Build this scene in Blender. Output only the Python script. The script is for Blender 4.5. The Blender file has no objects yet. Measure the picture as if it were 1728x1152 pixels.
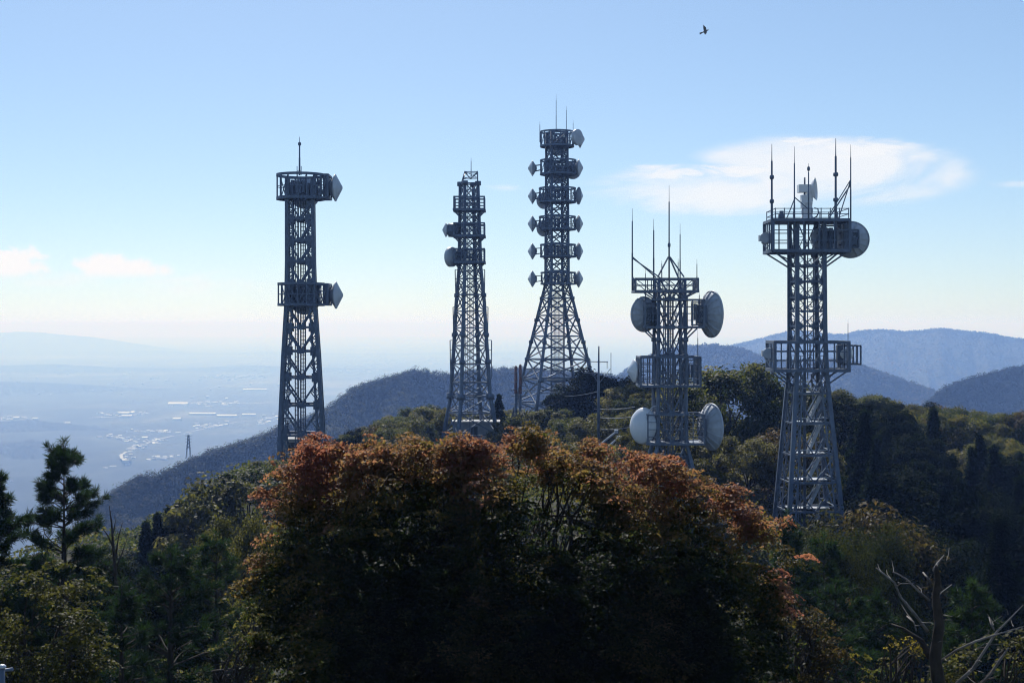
import bpy, math, random
import numpy as np
from math import sin, cos, pi, radians, sqrt
random.seed(7)
rng = np.random.RandomState(11)
sc = bpy.context.scene
COL = sc.collection

# ------------------------------------------------------------------ camera model
F, CX, HY = 2400.0, 864.0, 548.0        # focal length (px of the photo), centre column, horizon row
def P(px, py, d):                       # a photo pixel at distance d -> a point in the world
    return np.array(((px - CX) / F * d, d, (HY - py) / F * d))
cam = bpy.data.cameras.new('camera')
cam.sensor_width = 36; cam.lens = F / 1728 * 36
cam.shift_y = -(576 - HY) / 1728
cam.clip_start = 0.1; cam.clip_end = 200000
co = bpy.data.objects.new('camera', cam); COL.objects.link(co)
co.rotation_euler = (pi / 2, 0, 0); sc.camera = co

# ------------------------------------------------------------------ light
SUN_AZ, SUN_EL = radians(-11), radians(41)     # azimuth clockwise from straight ahead
sl = bpy.data.lights.new('sun', 'SUN'); sl.energy = 5.0; sl.angle = radians(0.5); sl.color = (1, .965, .91)
so = bpy.data.objects.new('sun', sl); COL.objects.link(so)
so.rotation_euler = (SUN_EL - pi / 2, 0, -SUN_AZ)
sc.view_settings.view_transform = 'Standard'; sc.view_settings.look = 'None'
sc.view_settings.exposure = 0.3; sc.view_settings.gamma = 1
cy = sc.cycles
cy.use_denoising = True; cy.denoiser = 'OPENIMAGEDENOISE'; cy.denoising_input_passes = 'RGB_ALBEDO_NORMAL'; cy.denoising_prefilter = 'FAST'
cy.filter_width = 1.15
cy.max_bounces = 6; cy.diffuse_bounces = 3; cy.glossy_bounces = 2; cy.transmission_bounces = 4
cy.transparent_max_bounces = 8; cy.volume_bounces = 0
cy.sample_clamp_indirect = 6; cy.caustics_reflective = False; cy.caustics_refractive = False

# ------------------------------------------------------------------ node helpers
def nt_new(name):
    m = bpy.data.materials.new(name); m.use_nodes = True
    nt = m.node_tree; nt.nodes.clear()
    return m, nt
def N(nt, t, **kw):
    n = nt.nodes.new(t)
    for k, v in kw.items(): setattr(n, k, v)
    return n
def L(nt, a, b): nt.links.new(a, b)
def val(nt, op, a, b=None, c=None, clamp=False):
    n = N(nt, 'ShaderNodeMath', operation=op); n.use_clamp = clamp
    for i, x in enumerate((a, b, c)):
        if x is None: continue
        if isinstance(x, (int, float)): n.inputs[i].default_value = x
        else: L(nt, x, n.inputs[i])
    return n.outputs[0]
def ramp(nt, fac, stops):
    n = N(nt, 'ShaderNodeValToRGB')
    e = n.color_ramp.elements
    while len(e) > 1: e.remove(e[-1])
    e[0].position = stops[0][0]; e[0].color = (*stops[0][1], 1)
    for p, c in stops[1:]:
        x = e.new(p); x.color = (*c, 1)
    L(nt, fac, n.inputs[0]); return n.outputs[0]
def mixc(nt, fac, a, b, blend='MIX'):
    n = N(nt, 'ShaderNodeMix', data_type='RGBA', blend_type=blend)
    for s, x in ((n.inputs[0], fac), (n.inputs[6], a), (n.inputs[7], b)):
        if isinstance(x, (int, float)): s.default_value = x
        elif isinstance(x, tuple): s.default_value = (*x, 1)
        else: L(nt, x, s)
    return n.outputs[2]
def noise(nt, vec, scale, detail=4, rough=.55, dist=0):
    n = N(nt, 'ShaderNodeTexNoise'); n.inputs['Scale'].default_value = scale
    n.inputs['Detail'].default_value = detail; n.inputs['Roughness'].default_value = rough
    n.inputs['Distortion'].default_value = dist
    if vec is not None: L(nt, vec, n.inputs['Vector'])
    return n.outputs[0]
def mapping(nt, vec, scale=(1, 1, 1), loc=(0, 0, 0)):
    n = N(nt, 'ShaderNodeMapping'); n.inputs['Scale'].default_value = scale; n.inputs['Location'].default_value = loc
    L(nt, vec, n.inputs[0]); return n.outputs[0]
def finish(nt, shader):
    o = N(nt, 'ShaderNodeOutputMaterial'); L(nt, shader, o.inputs[0])

def mat_simple(name, c1, c2, scale=1.5, rough=.6, metal=0, spec=.4, bump=0, bscale=8):
    m, nt = nt_new(name)
    geo = N(nt, 'ShaderNodeTexCoord').outputs['Object']
    oi = N(nt, 'ShaderNodeObjectInfo').outputs['Random']
    sh = N(nt, 'ShaderNodeVectorMath', operation='ADD'); L(nt, geo, sh.inputs[0])
    cb = N(nt, 'ShaderNodeCombineXYZ'); L(nt, val(nt, 'MULTIPLY', oi, 37.0), cb.inputs[0]); L(nt, cb.outputs[0], sh.inputs[1])
    f = noise(nt, sh.outputs[0], scale, 6, .65)
    col = ramp(nt, f, ((.32, c1), (.68, c2)))
    b = N(nt, 'ShaderNodeBsdfPrincipled'); L(nt, col, b.inputs['Base Color'])
    L(nt, val(nt, 'ADD', rough - .15, val(nt, 'MULTIPLY', f, .3)), b.inputs['Roughness'])
    b.inputs['Metallic'].default_value = metal
    b.inputs['Specular IOR Level'].default_value = spec
    if bump:
        bn = N(nt, 'ShaderNodeBump'); bn.inputs['Strength'].default_value = bump
        L(nt, noise(nt, sh.outputs[0], bscale, 6, .7), bn.inputs['Height']); L(nt, bn.outputs[0], b.inputs['Normal'])
    finish(nt, b.outputs[0]); return m

def mat_leaf(name, stops, trans=.45, tgain=2.2, vary=.25, rough=.6, spec=.10):
    # stops: tint 0..1 -> colour; the per leaf attribute «tint» and a per plant random number pick from it
    m, nt = nt_new(name)
    at = N(nt, 'ShaderNodeAttribute', attribute_name='tint').outputs['Fac']
    oi = N(nt, 'ShaderNodeObjectInfo').outputs['Random']
    t = val(nt, 'ADD', at, val(nt, 'MULTIPLY', val(nt, 'SUBTRACT', oi, .5), vary), clamp=True)
    col = ramp(nt, t, stops)
    b = N(nt, 'ShaderNodeBsdfPrincipled'); L(nt, mixc(nt, 1.0, col, (.8, .8, .8), 'MULTIPLY'), b.inputs['Base Color'])
    b.inputs['Roughness'].default_value = rough; b.inputs['Specular IOR Level'].default_value = spec
    tr = N(nt, 'ShaderNodeBsdfTranslucent')
    L(nt, mixc(nt, 1.0, col, (tgain * 1.25, tgain * 1.25, tgain * .85), 'MULTIPLY'), tr.inputs[0])
    mx = N(nt, 'ShaderNodeMixShader'); mx.inputs[0].default_value = trans
    L(nt, b.outputs[0], mx.inputs[1]); L(nt, tr.outputs[0], mx.inputs[2])
    finish(nt, mx.outputs[0]); return m

STEEL = mat_simple('galvanised_steel', (.085, .11, .155), (.155, .19, .255), 1.2, .5, .25, .4)
STEEL_D = mat_simple('dark_steel', (.075, .10, .15), (.13, .17, .235), 1.5, .55, .2, .4)  # a darker tone of the blue-grey steel
STEEL_L = mat_simple('pale_and_sunlit_steel', (.40, .43, .47), (.58, .60, .63), 2, .45, .2, .5)  # for pale parts, and for steel with sunlight put into its colour
DISH = mat_simple('painted_dish', (.36, .40, .46), (.52, .56, .62), .9, .5, 0, .4)
DISH_W = mat_simple('white_radome', (.60, .64, .70), (.76, .78, .80), .8, .32, 0, .5)
WHITE = mat_simple('white_paint', (.68, .69, .70), (.82, .82, .82), 1.2, .4, 0, .5)
REDP = mat_simple('faded_red_paint', (.16, .09, .09), (.26, .14, .13), 2, .6)
CONC = mat_simple('concrete', (.24, .25, .26), (.38, .39, .40), 1.1, .8, 0, .3, .3, 6)
DARKM = mat_simple('dark_opening', (.02, .022, .026), (.04, .042, .05), 2, .5)
BARK = mat_simple('bark', (.02, .016, .012), (.055, .044, .034), 5, .85, 0, .2, .6, 18)
DEADW = mat_simple('bleached_wood', (.035, .03, .026), (.24, .22, .20), 4, .75, 0, .25, .5, 25)
ROOFM = mat_simple('metal_roof', (.16, .17, .18), (.50, .48, .46), .12, .6, .1, .4)
ROOFL = mat_simple('sheet_roof', (.14, .14, .15), (.36, .35, .33), .03, .62, 0, .3)
ROOFF = mat_simple('far_roofs', (.16, .17, .18), (.34, .34, .34), .01, .7, 0, .3)
WALLM = mat_simple('pale_wall', (.42, .41, .39), (.62, .60, .57), .1, .8)
FEATHER = mat_simple('dark_feathers', (.16, .17, .19), (.26, .27, .29), 9, .7)

L_MAPLE = mat_leaf('maple_leaves', ((0, (.006, .011, .004)), (.22, (.013, .02, .006)), (.36, (.034, .04, .011)), (.5, (.075, .055, .016)), (.66, (.14, .09, .042)), (.82, (.175, .085, .058)), (1, (.175, .066, .053))), .45, 2.0, 0, .6, .10)  # dark green end also holds the painted shade of the lower crown
L_BROWN = mat_leaf('russet_leaves', ((0, (.02, .022, .008)), (.45, (.06, .045, .016)), (.75, (.13, .07, .03)), (1, (.17, .10, .05))), .4, 1.6, .2)
L_BROAD = mat_leaf('broad_leaves', ((0, (.012, .020, .007)), (.3, (.032, .042, .011)), (.6, (.075, .076, .018)), (.85, (.12, .10, .024)), (1, (.14, .10, .03))), .45, 1.9, .5)
L_OLIVE = mat_leaf('olive_leaves', ((0, (.03, .034, .011)), (.5, (.09, .085, .024)), (1, (.16, .135, .05))), .36, 1.8, .4)
L_GOLD = mat_leaf('yellow_leaves', ((0, (.06, .06, .012)), (.5, (.17, .13, .02)), (1, (.32, .22, .03))), .5, 1.7, .2)
L_DARK = mat_leaf('evergreen_leaves', ((0, (.005, .010, .005)), (.5, (.012, .020, .009)), (1, (.028, .038, .015))), .25, 1.4, .3, .75, .015)
L_SHADE = mat_leaf('shaded_green_leaves', ((0, (.006, .011, .004)), (.4, (.018, .025, .008)), (.75, (.042, .045, .013)), (1, (.07, .062, .02))), .38, 1.7, .4, .7, .03)  # darker copy of the green leaves for near trees, shade put into the colour
L_CEDAR = mat_leaf('cedar_sprays', ((0, (.004, .009, .005)), (.5, (.010, .019, .009)), (1, (.026, .042, .017))), .25, 1.4, .4, .75, .02)
L_PINE = mat_leaf('pine_needles', ((0, (.008, .019, .009)), (.5, (.017, .036, .014)), (1, (.04, .068, .022))), .3, 1.5, .25)
L_FAR = mat_leaf('hillside_canopy', ((0, (.018, .026, .011)), (.45, (.045, .054, .02)), (.75, (.085, .075, .028)), (1, (.13, .08, .036))), .3, 1.4, 0, .7, .05)

# ------------------------------------------------------------------ world: Nishita sky and thin clouds
w = bpy.data.worlds.new('World'); sc.world = w; w.use_nodes = True
nt = w.node_tree; nt.nodes.clear()
sky = N(nt, 'ShaderNodeTexSky', sky_type='NISHITA'); sky.sun_disc = False
sky.sun_elevation = SUN_EL; sky.sun_rotation = SUN_AZ
sky.altitude = 600; sky.air_density = .9; sky.dust_density = .5; sky.ozone_density = 7.0
tc = N(nt, 'ShaderNodeTexCoord').outputs['Generated']
sp = N(nt, 'ShaderNodeSeparateXYZ'); L(nt, tc, sp.inputs[0])
dx, dy, dz = sp.outputs
yy = val(nt, 'MAXIMUM', dy, .05)
U = val(nt, 'MULTIPLY', val(nt, 'DIVIDE', dx, yy), F)          # bearing, so many 1/2400ths right of straight ahead
V = val(nt, 'MULTIPLY', val(nt, 'DIVIDE', dz, yy), F)          # height above the horizon
cv = N(nt, 'ShaderNodeCombineXYZ'); L(nt, U, cv.inputs[0]); L(nt, V, cv.inputs[1])
n1 = noise(nt, mapping(nt, cv.outputs[0], (.0036, .0105, 1)), 1.0, 9, .62, .9)
n2 = noise(nt, mapping(nt, cv.outputs[0], (.02, .026, 1), (5, 2, 0)), 1.0, 8, .62, .3)
n3 = noise(nt, mapping(nt, cv.outputs[0], (.012, .05, 1), (1, 7, 0)), 1.0, 8, .65, .8)
def bank(u0, v0, ru, rv):
    a = val(nt, 'POWER', val(nt, 'ABSOLUTE', val(nt, 'DIVIDE', val(nt, 'SUBTRACT', U, u0), ru)), 2.0)
    b = val(nt, 'POWER', val(nt, 'ABSOLUTE', val(nt, 'DIVIDE', val(nt, 'SUBTRACT', V, v0), rv)), 2.0)
    return val(nt, 'SUBTRACT', 1.0, val(nt, 'ADD', a, b), clamp=True)
def cloud(banks, nz, lo, hi, amp, gain=1.9):
    m_ = None
    for b in banks:
        x = bank(*b); m_ = x if m_ is None else val(nt, 'MAXIMUM', m_, x)
    x = val(nt, 'ADD', val(nt, 'MULTIPLY', m_, .55), val(nt, 'MULTIPLY', val(nt, 'SUBTRACT', nz, .5), gain))
    mr = N(nt, 'ShaderNodeMapRange', interpolation_type='SMOOTHSTEP')
    mr.inputs[1].default_value = lo; mr.inputs[2].default_value = hi; L(nt, x, mr.inputs[0])
    return val(nt, 'MULTIPLY', val(nt, 'MULTIPLY', mr.outputs[0], amp), val(nt, 'MULTIPLY', m_, 3.0, clamp=True))
c1 = cloud([(1400 - CX, 548 - 290, 270, 70), (1200 - CX, 548 - 322, 240, 50), (1460 - CX, 548 - 278, 190, 62)], n1, -.02, .66, .78, 1.8)
c4 = cloud([(1440 - CX, 548 - 258, 190, 34), (1130 - CX, 548 - 294, 110, 22), (1370 - CX, 548 - 241, 90, 14), (1240 - CX, 548 - 290, 110, 18)], n3, .1, .62, .85, 1.3)
base = N(nt, 'ShaderNodeMapRange', interpolation_type='SMOOTHSTEP'); base.inputs[1].default_value = 548 - 474; base.inputs[2].default_value = 548 - 458; L(nt, V, base.inputs[0])
c2 = cloud([(195 - CX, 548 - 462, 105, 40), (10 - CX, 548 - 450, 90, 48), (160 - CX, 548 - 452, 50, 30), (235 - CX, 548 - 455, 40, 32), (20 - CX, 548 - 438, 40, 32)], n2, .16, .36, 1.0, 1.7)
c2 = val(nt, 'MULTIPLY', c2, base.outputs[0])
c3 = cloud([(850 - CX, 548 - 316, 44, 9), (1715 - CX, 548 - 311, 70, 9), (330 - CX, 548 - 482, 190, 34), (90 - CX, 548 - 472, 170, 22)], n3, .2, .8, .5, 1.2)
c1 = val(nt, 'MAXIMUM', c1, c4)
front = val(nt, 'GREATER_THAN', dy, .1)
cm = val(nt, 'MULTIPLY', val(nt, 'MAXIMUM', val(nt, 'MAXIMUM', c1, c2), c3), front)
SKY_STR = .087
sc_ = mixc(nt, 1.0, sky.outputs[0], (SKY_STR * 1.23,) * 3, 'MULTIPLY')
gm = N(nt, 'ShaderNodeGamma'); gm.inputs[1].default_value = .75; L(nt, sc_, gm.inputs[0])      # gamma on the sky colour evens out its brightness
clear = mixc(nt, 1.0, gm.outputs[0], (.945 / 1.23 / SKY_STR, .98 / 1.23 / SKY_STR, .985 / 1.23 / SKY_STR), 'MULTIPLY')
skyc = mixc(nt, cm, clear, (.80 / SKY_STR, .79 / SKY_STR, .79 / SKY_STR))
bg = N(nt, 'ShaderNodeBackground'); bg.inputs[1].default_value = SKY_STR
L(nt, skyc, bg.inputs[0])
wo = N(nt, 'ShaderNodeOutputWorld'); L(nt, bg.outputs[0], wo.inputs[0])

# ------------------------------------------------------------------ mesh helpers
def link_mesh(name, me, mat, parent=None, loc=None):
    o = bpy.data.objects.new(name, me); COL.objects.link(o)
    if mat is not None and not me.materials: me.materials.append(mat)
    if parent is not None: o.parent = parent
    if loc is not None: o.location = loc
    return o
def tag(o, label=None, cat=None, group=None, kind=None):
    if label: o['label'] = label
    if cat: o['category'] = cat
    if group: o['group'] = group
    if kind: o['kind'] = kind
    return o
def empty(name, loc, rz=0):
    o = bpy.data.objects.new(name, None); COL.objects.link(o)
    o.location = loc; o.rotation_euler = (0, 0, rz); o.empty_display_size = .3
    return o
def copy_tree(o, parent=None):
    c = o.copy(); COL.objects.link(c)
    if parent is not None: c.parent = parent
    for ch in list(o.children): copy_tree(ch, c)
    return c
def unit(v):
    v = np.asarray(v, float); n = np.linalg.norm(v); return v / n if n > 1e-9 else np.array((0, 0, 1.))
def frame(d):
    d = unit(d); h = np.array((0, 0, 1.)) if abs(d[2]) < .95 else np.array((1., 0, 0))
    a = unit(np.cross(h, d)); return a, np.cross(d, a), d

class MB:
    def __init__(s): s.v = []; s.f = []; s.smooth = []
    def add(s, vs, fs, smooth=False):
        b = len(s.v); s.v.extend(tuple(map(float, v)) for v in vs)
        s.f.extend(tuple(b + i for i in f) for f in fs); s.smooth.extend([smooth] * len(fs))
        return s
    def beam(s, p, q, w, h=None):
        p, q = np.asarray(p, float), np.asarray(q, float); h = h or w
        a, b, d = frame(q - p); a = a * w / 2; b = b * h / 2
        vs = [p - a - b, p + a - b, p + a + b, p - a + b, q - a - b, q + a - b, q + a + b, q - a + b]
        return s.add(vs, [(3, 2, 1, 0), (4, 5, 6, 7), (0, 1, 5, 4), (1, 2, 6, 5), (2, 3, 7, 6), (3, 0, 4, 7)])
    def box(s, c, sx, sy, sz, rz=0):
        c = np.asarray(c, float); vs = []
        for z in (-1, 1):
            for x, y in ((-1, -1), (1, -1), (1, 1), (-1, 1)):
                X, Y = x * sx / 2, y * sy / 2
                vs.append(c + np.array((X * cos(rz) - Y * sin(rz), X * sin(rz) + Y * cos(rz), z * sz / 2)))
        return s.add(vs, [(3, 2, 1, 0), (4, 5, 6, 7), (0, 1, 5, 4), (1, 2, 6, 5), (2, 3, 7, 6), (3, 0, 4, 7)])
    def tube(s, pts, rad, n=8, caps=True):
        pts = [np.asarray(p, float) for p in pts]
        if not hasattr(rad, '__len__'): rad = [rad] * len(pts)
        vs, fs = [], []
        a = None
        for i, p in enumerate(pts):
            d = pts[min(i + 1, len(pts) - 1)] - pts[max(i - 1, 0)]
            if a is None: a, b, d = frame(d)
            else:
                d = unit(d); a = unit(a - d * np.dot(a, d)); b = np.cross(d, a)
            for k in range(n):
                t = 2 * pi * k / n; vs.append(p + (a * cos(t) + b * sin(t)) * rad[i])
        for i in range(len(pts) - 1):
            for k in range(n):
                k2 = (k + 1) % n; fs.append((i * n + k, i * n + k2, (i + 1) * n + k2, (i + 1) * n + k))
        s.add(vs, fs, n > 5)
        if caps:
            b0 = len(s.v) - len(vs)
            s.f.append(tuple(b0 + k for k in reversed(range(n)))); s.smooth.append(False)
            s.f.append(tuple(b0 + (len(pts) - 1) * n + k for k in range(n))); s.smooth.append(False)
        return s
    def lathe(s, c, axis, prof, n=32):
        c = np.asarray(c, float); a, b, d = frame(axis); vs, fs = [], []
        for r, t in prof:
            for k in range(n):
                u = 2 * pi * k / n; vs.append(c + d * t + (a * cos(u) + b * sin(u)) * max(r, 1e-3))
        for i in range(len(prof) - 1):
            for k in range(n):
                k2 = (k + 1) % n; fs.append((i * n + k, i * n + k2, (i + 1) * n + k2, (i + 1) * n + k))
        return s.add(vs, fs, True)
    def ring(s, c, r, w, h, n=20, ph=0):     # a ring of rectangular section (w radial, h high), one piece
        c = np.asarray(c, float); vs, fs = [], []
        for k in range(n):
            t = 2 * pi * k / n + ph
            for rr, z in ((r - w / 2, -h / 2), (r + w / 2, -h / 2), (r + w / 2, h / 2), (r - w / 2, h / 2)):
                vs.append(c + np.array((rr * cos(t), rr * sin(t), z)))
        for k in range(n):
            k2 = (k + 1) % n
            for j in range(4):
                j2 = (j + 1) % 4; fs.append((k * 4 + j, k2 * 4 + j, k2 * 4 + j2, k * 4 + j2))
        return s.add(vs, fs)
    def build(s, name, mat, parent=None, loc=None):
        me = bpy.data.meshes.new(name); me.from_pydata(s.v, [], s.f)
        me.polygons.foreach_set('use_smooth', s.smooth); me.update()
        return link_mesh(name, me, mat, parent, loc)

def quads_mesh(name, V4, tint, mat):        # V4: (n,4,3) leaf quads; tint: (n,)
    n = len(V4); me = bpy.data.meshes.new(name)
    me.vertices.add(n * 4); me.vertices.foreach_set('co', V4.reshape(-1).astype(np.float32))
    me.loops.add(n * 4); me.loops.foreach_set('vertex_index', np.arange(n * 4, dtype=np.int32))
    me.polygons.add(n); me.polygons.foreach_set('loop_start', np.arange(0, n * 4, 4, dtype=np.int32))
    a = me.attributes.new('tint', 'FLOAT', 'POINT'); a.data.foreach_set('value', np.repeat(np.clip(tint, 0, 1), 4).astype(np.float32))
    me.update(calc_edges=True)
    me.materials.append(mat); return me
def rn(n): return rng.normal(size=(n, 3))
def nrm(a): return a / np.maximum(np.linalg.norm(a, axis=1, keepdims=True), 1e-9)
def leaves(C, S, Nv, asp=.6, T=None):
    n = len(C); S = np.broadcast_to(np.asarray(S, float).reshape(-1, 1), (n, 1))
    Nv = nrm(Nv); T = nrm(np.cross(Nv, rn(n))) if T is None else nrm(T)
    B = nrm(np.cross(Nv, T)); h = Nv * S * .18
    return np.stack((C - T * S, C + B * S * asp + h, C + T * S, C - B * S * asp + h), 1)

# value noise
_perm = rng.rand(256, 256)
def vnoise(x, y):
    xi, yi = np.floor(x).astype(int), np.floor(y).astype(int); fx, fy = x - xi, y - yi
    fx = fx * fx * (3 - 2 * fx); fy = fy * fy * (3 - 2 * fy)
    g = lambda a, b: _perm[a % 256, b % 256]
    return (g(xi, yi) * (1 - fx) + g(xi + 1, yi) * fx) * (1 - fy) + (g(xi, yi + 1) * (1 - fx) + g(xi + 1, yi + 1) * fx) * fy
def fbm(x, y, o=4):
    r = 0; a = .5
    for i in range(o): r = r + a * (vnoise(x + 17 * i, y + 31 * i) - .5); x = x * 2.03; y = y * 2.03; a *= .5
    return r

# ------------------------------------------------------------------ terrain
PLAIN = -500.0
CTRL = np.array([(0, 0, -10), (-10, 28, -10.5), (0, 25, -9.5), (8, 22, -9), (-15, 45, -14), (0, 60, -18), (12, 60, -18), (25, 70, -20), (-10, 100, -20),
    (13.6, 123, -15), (25, 120, -19), (-23.6, 160, -17.5), (-6, 200, -18.5), (7.3, 230, -14.5), (20, 180, -13.5), (10, 150, -16), (40, 200, -16), (62, 200, -19),
    (85, 180, -24), (50, 110, -24), (42, 80, -23), (30, 45, -18), (15, 30, -12), (-31, 120, -24), (-29, 100, -23), (-24, 60, -20), (-36, 160, -25), (-60, 100, -46),
    (-60, 200, -50), (-38, 220, -28), (-20, 240, -21), (0, 300, -32), (30, 300, -28), (70, 300, -36), (-40, 300, -52), (-30, 30, -20), (-50, 40, -36), (-90, 100, -74),
    (-90, 200, -80), (0, -60, -12), (-60, -40, -34), (60, -40, -30), (110, 100, -38), (110, 220, -40), (60, 30, -26), (110, 0, -46), (40, 150, -19), (60, 150, -23), (75, 110, -30), (-8, 150, -19), (-12, 180, -19)], float)
def ground(x, y):
    x = np.asarray(x, float); y = np.asarray(y, float)
    d2 = (x[..., None] - CTRL[:, 0]) ** 2 + (y[..., None] - CTRL[:, 1]) ** 2
    wt = 1 / (d2 + 30) ** 2
    z = (wt * CTRL[:, 2]).sum(-1) / wt.sum(-1)
    r = np.sqrt(x ** 2 + (y - 120) ** 2)
    z = z - .42 * np.maximum(0, r - 170) + fbm(x * .06, y * .06) * 1.6
    for px, py, d in ((509, 790, 160), (794, 772, 200), (940, 722, 230), (1130, 830, 123), (1363, 905, 120)):   # level ground under each tower
        q = P(px, py, d); k = np.exp(-(((x - q[0]) ** 2 + (y - q[1]) ** 2) / 110.) ** 2); z = z * (1 - k) + (q[2] - .1) * k
    return np.maximum(z, PLAIN - 60)
def g1(x, y): return float(ground(np.array([x]), np.array([y]))[0])

def grid_mesh(name, X, Y, Z, mat, closed=False):
    a, b = X.shape
    me = bpy.data.meshes.new(name)
    vs = np.stack((X, Y, Z), -1).reshape(-1, 3)
    i = np.arange(a * b).reshape(a, b)
    if closed: i = np.concatenate((i, i[:1]), 0)
    q = np.stack((i[:-1, :-1], i[1:, :-1], i[1:, 1:], i[:-1, 1:]), -1).reshape(-1, 4)
    me.vertices.add(len(vs)); me.vertices.foreach_set('co', vs.reshape(-1).astype(np.float32))
    me.loops.add(q.size); me.loops.foreach_set('vertex_index', q.reshape(-1).astype(np.int32))
    me.polygons.add(len(q)); me.polygons.foreach_set('loop_start', np.arange(0, q.size, 4, dtype=np.int32))
    me.polygons.foreach_set('use_smooth', np.ones(len(q), bool))
    me.update(calc_edges=True); return link_mesh(name, me, mat)

m, nt = nt_new('forest_floor')
tcg = N(nt, 'ShaderNodeNewGeometry').outputs['Position']
col = ramp(nt, noise(nt, tcg, .35, 8, .65), ((.3, (.012, .013, .007)), (.55, (.03, .03, .013)), (.75, (.06, .045, .02))))
b = N(nt, 'ShaderNodeBsdfPrincipled'); L(nt, col, b.inputs['Base Color']); b.inputs['Roughness'].default_value = .9; b.inputs['Specular IOR Level'].default_value = .1
bn = N(nt, 'ShaderNodeBump'); bn.inputs['Strength'].default_value = .8; L(nt, noise(nt, tcg, 1.5, 8, .7), bn.inputs['Height']); L(nt, bn.outputs[0], b.inputs['Normal'])
finish(nt, b.outputs[0]); FLOOR = m
m, nt = nt_new('wooded_hillside')
tcg = N(nt, 'ShaderNodeNewGeometry').outputs['Position']
vo = N(nt, 'ShaderNodeTexVoronoi'); vo.inputs['Scale'].default_value = .09; L(nt, tcg, vo.inputs['Vector'])
f1 = noise(nt, tcg, .004, 8, .65); f2 = noise(nt, tcg, .05, 4, .6)
col = mixc(nt, .5, ramp(nt, f1, ((.35, (.016, .022, .012)), (.6, (.04, .04, .02)), (.75, (.06, .05, .026)))), ramp(nt, f2, ((.35, (.014, .02, .011)), (.7, (.055, .05, .025)))))
b = N(nt, 'ShaderNodeBsdfPrincipled'); L(nt, col, b.inputs['Base Color']); b.inputs['Roughness'].default_value = .9; b.inputs['Specular IOR Level'].default_value = .05
bn = N(nt, 'ShaderNodeBump'); bn.inputs['Strength'].default_value = 1; bn.inputs['Distance'].default_value = 6
L(nt, val(nt, 'SUBTRACT', 1.0, vo.outputs['Distance']), bn.inputs['Height']); L(nt, bn.outputs[0], b.inputs['Normal'])
finish(nt, b.outputs[0]); HILLM = m
m, nt = nt_new('plain_fields_and_woods')
tcg = N(nt, 'ShaderNodeNewGeometry').outputs['Position']
f1 = noise(nt, mapping(nt, tcg, (.00022, .00016, 0)), 1, 8, .62, .4)
f2 = noise(nt, mapping(nt, tcg, (.0024, .0011, 0)), 1, 8, .7)
col = ramp(nt, val(nt, 'ADD', val(nt, 'MULTIPLY', f1, .55), val(nt, 'MULTIPLY', f2, .45)), ((.38, (.008, .015, .010)), (.47, (.016, .026, .016)), (.52, (.04, .05, .03)), (.57, (.10, .105, .075)), (.66, (.22, .21, .17))))
b = N(nt, 'ShaderNodeBsdfPrincipled'); L(nt, col, b.inputs['Base Color']); b.inputs['Roughness'].default_value = .9; b.inputs['Specular IOR Level'].default_value = .1
finish(nt, b.outputs[0]); PLAINM = m

th = np.linspace(0, 2 * pi, 301)[:-1]; rr = np.concatenate(([0.5], np.geomspace(4, 1600, 170)))
TH, RR = np.meshgrid(th, rr, indexing='ij'); X, Y = RR * np.sin(TH), RR * np.cos(TH)
tag(grid_mesh('ground', X, Y, ground(X, Y), FLOOR, True), kind='structure')
th = np.radians(np.linspace(-46, 46, 400)); rr = np.geomspace(500, 60000, 330)
TH, RR = np.meshgrid(th, rr, indexing='ij'); X, Y = RR * np.sin(TH), RR * np.cos(TH)
def plain_z(X, Y):
    n = fbm(X / 1400., Y / 1400., 5)
    near = np.clip((9000 - Y) / 4000, 0, 1)
    left = np.clip((-X - .18 * Y) / 500, 0, 1)        # low wooded hills at the left, below the mountain
    bump = np.maximum(0, n + .08) * 260 * (.15 + .85 * left) * near
    return PLAIN + bump + fbm(X / 300., Y / 300., 3) * 6
tag(grid_mesh('plain', X, Y, plain_z(X, Y), PLAINM), kind='structure')

def hill(name, crest, slope_f, slope_b, wf, wb, nu=220, nv=90, rough=1.0, mat=HILLM, spur=.0, uscale=.006, floor=None):
    crest = np.array(crest, float); u = np.linspace(crest[0, 0], crest[-1, 0], nu)
    py = np.interp(u, crest[:, 0], crest[:, 1]); d = np.interp(u, crest[:, 0], crest[:, 2])
    k = np.hanning(9); k /= k.sum(); pad = lambda a: np.concatenate((np.full(4, a[0]), a, np.full(4, a[-1])))
    py = np.convolve(pad(py), k, 'valid'); d = np.convolve(pad(d), k, 'valid')
    t = np.concatenate((-np.linspace(1, 0, nv * 2 // 3, endpoint=False) ** 1.5 * wf, np.linspace(0, 1, nv // 3) * wb))
    U_, T_ = np.meshgrid(u, t, indexing='ij'); D = d[:, None] + T_
    X = (U_ - CX) / F * D; Zc = ((HY - py) / F * d)[:, None]
    sl = np.where(T_ < 0, slope_f, slope_b)
    sp_ = 1 + spur * 2 * fbm(U_ * uscale * 3 + 3 + T_ / wf * .9, T_ / wf * 1.2 + 7, 4)
    Z = Zc - sl * np.abs(T_) * sp_ + fbm(X * .012, D * .012, 4) * 10 * rough * np.minimum(1, np.abs(T_) / 40 + .15)
    if floor is not None: Z = np.maximum(Z, floor)
    o = grid_mesh(name, X, D, Z, mat); tag(o, kind='structure')
    return X, D, Z, T_
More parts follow.
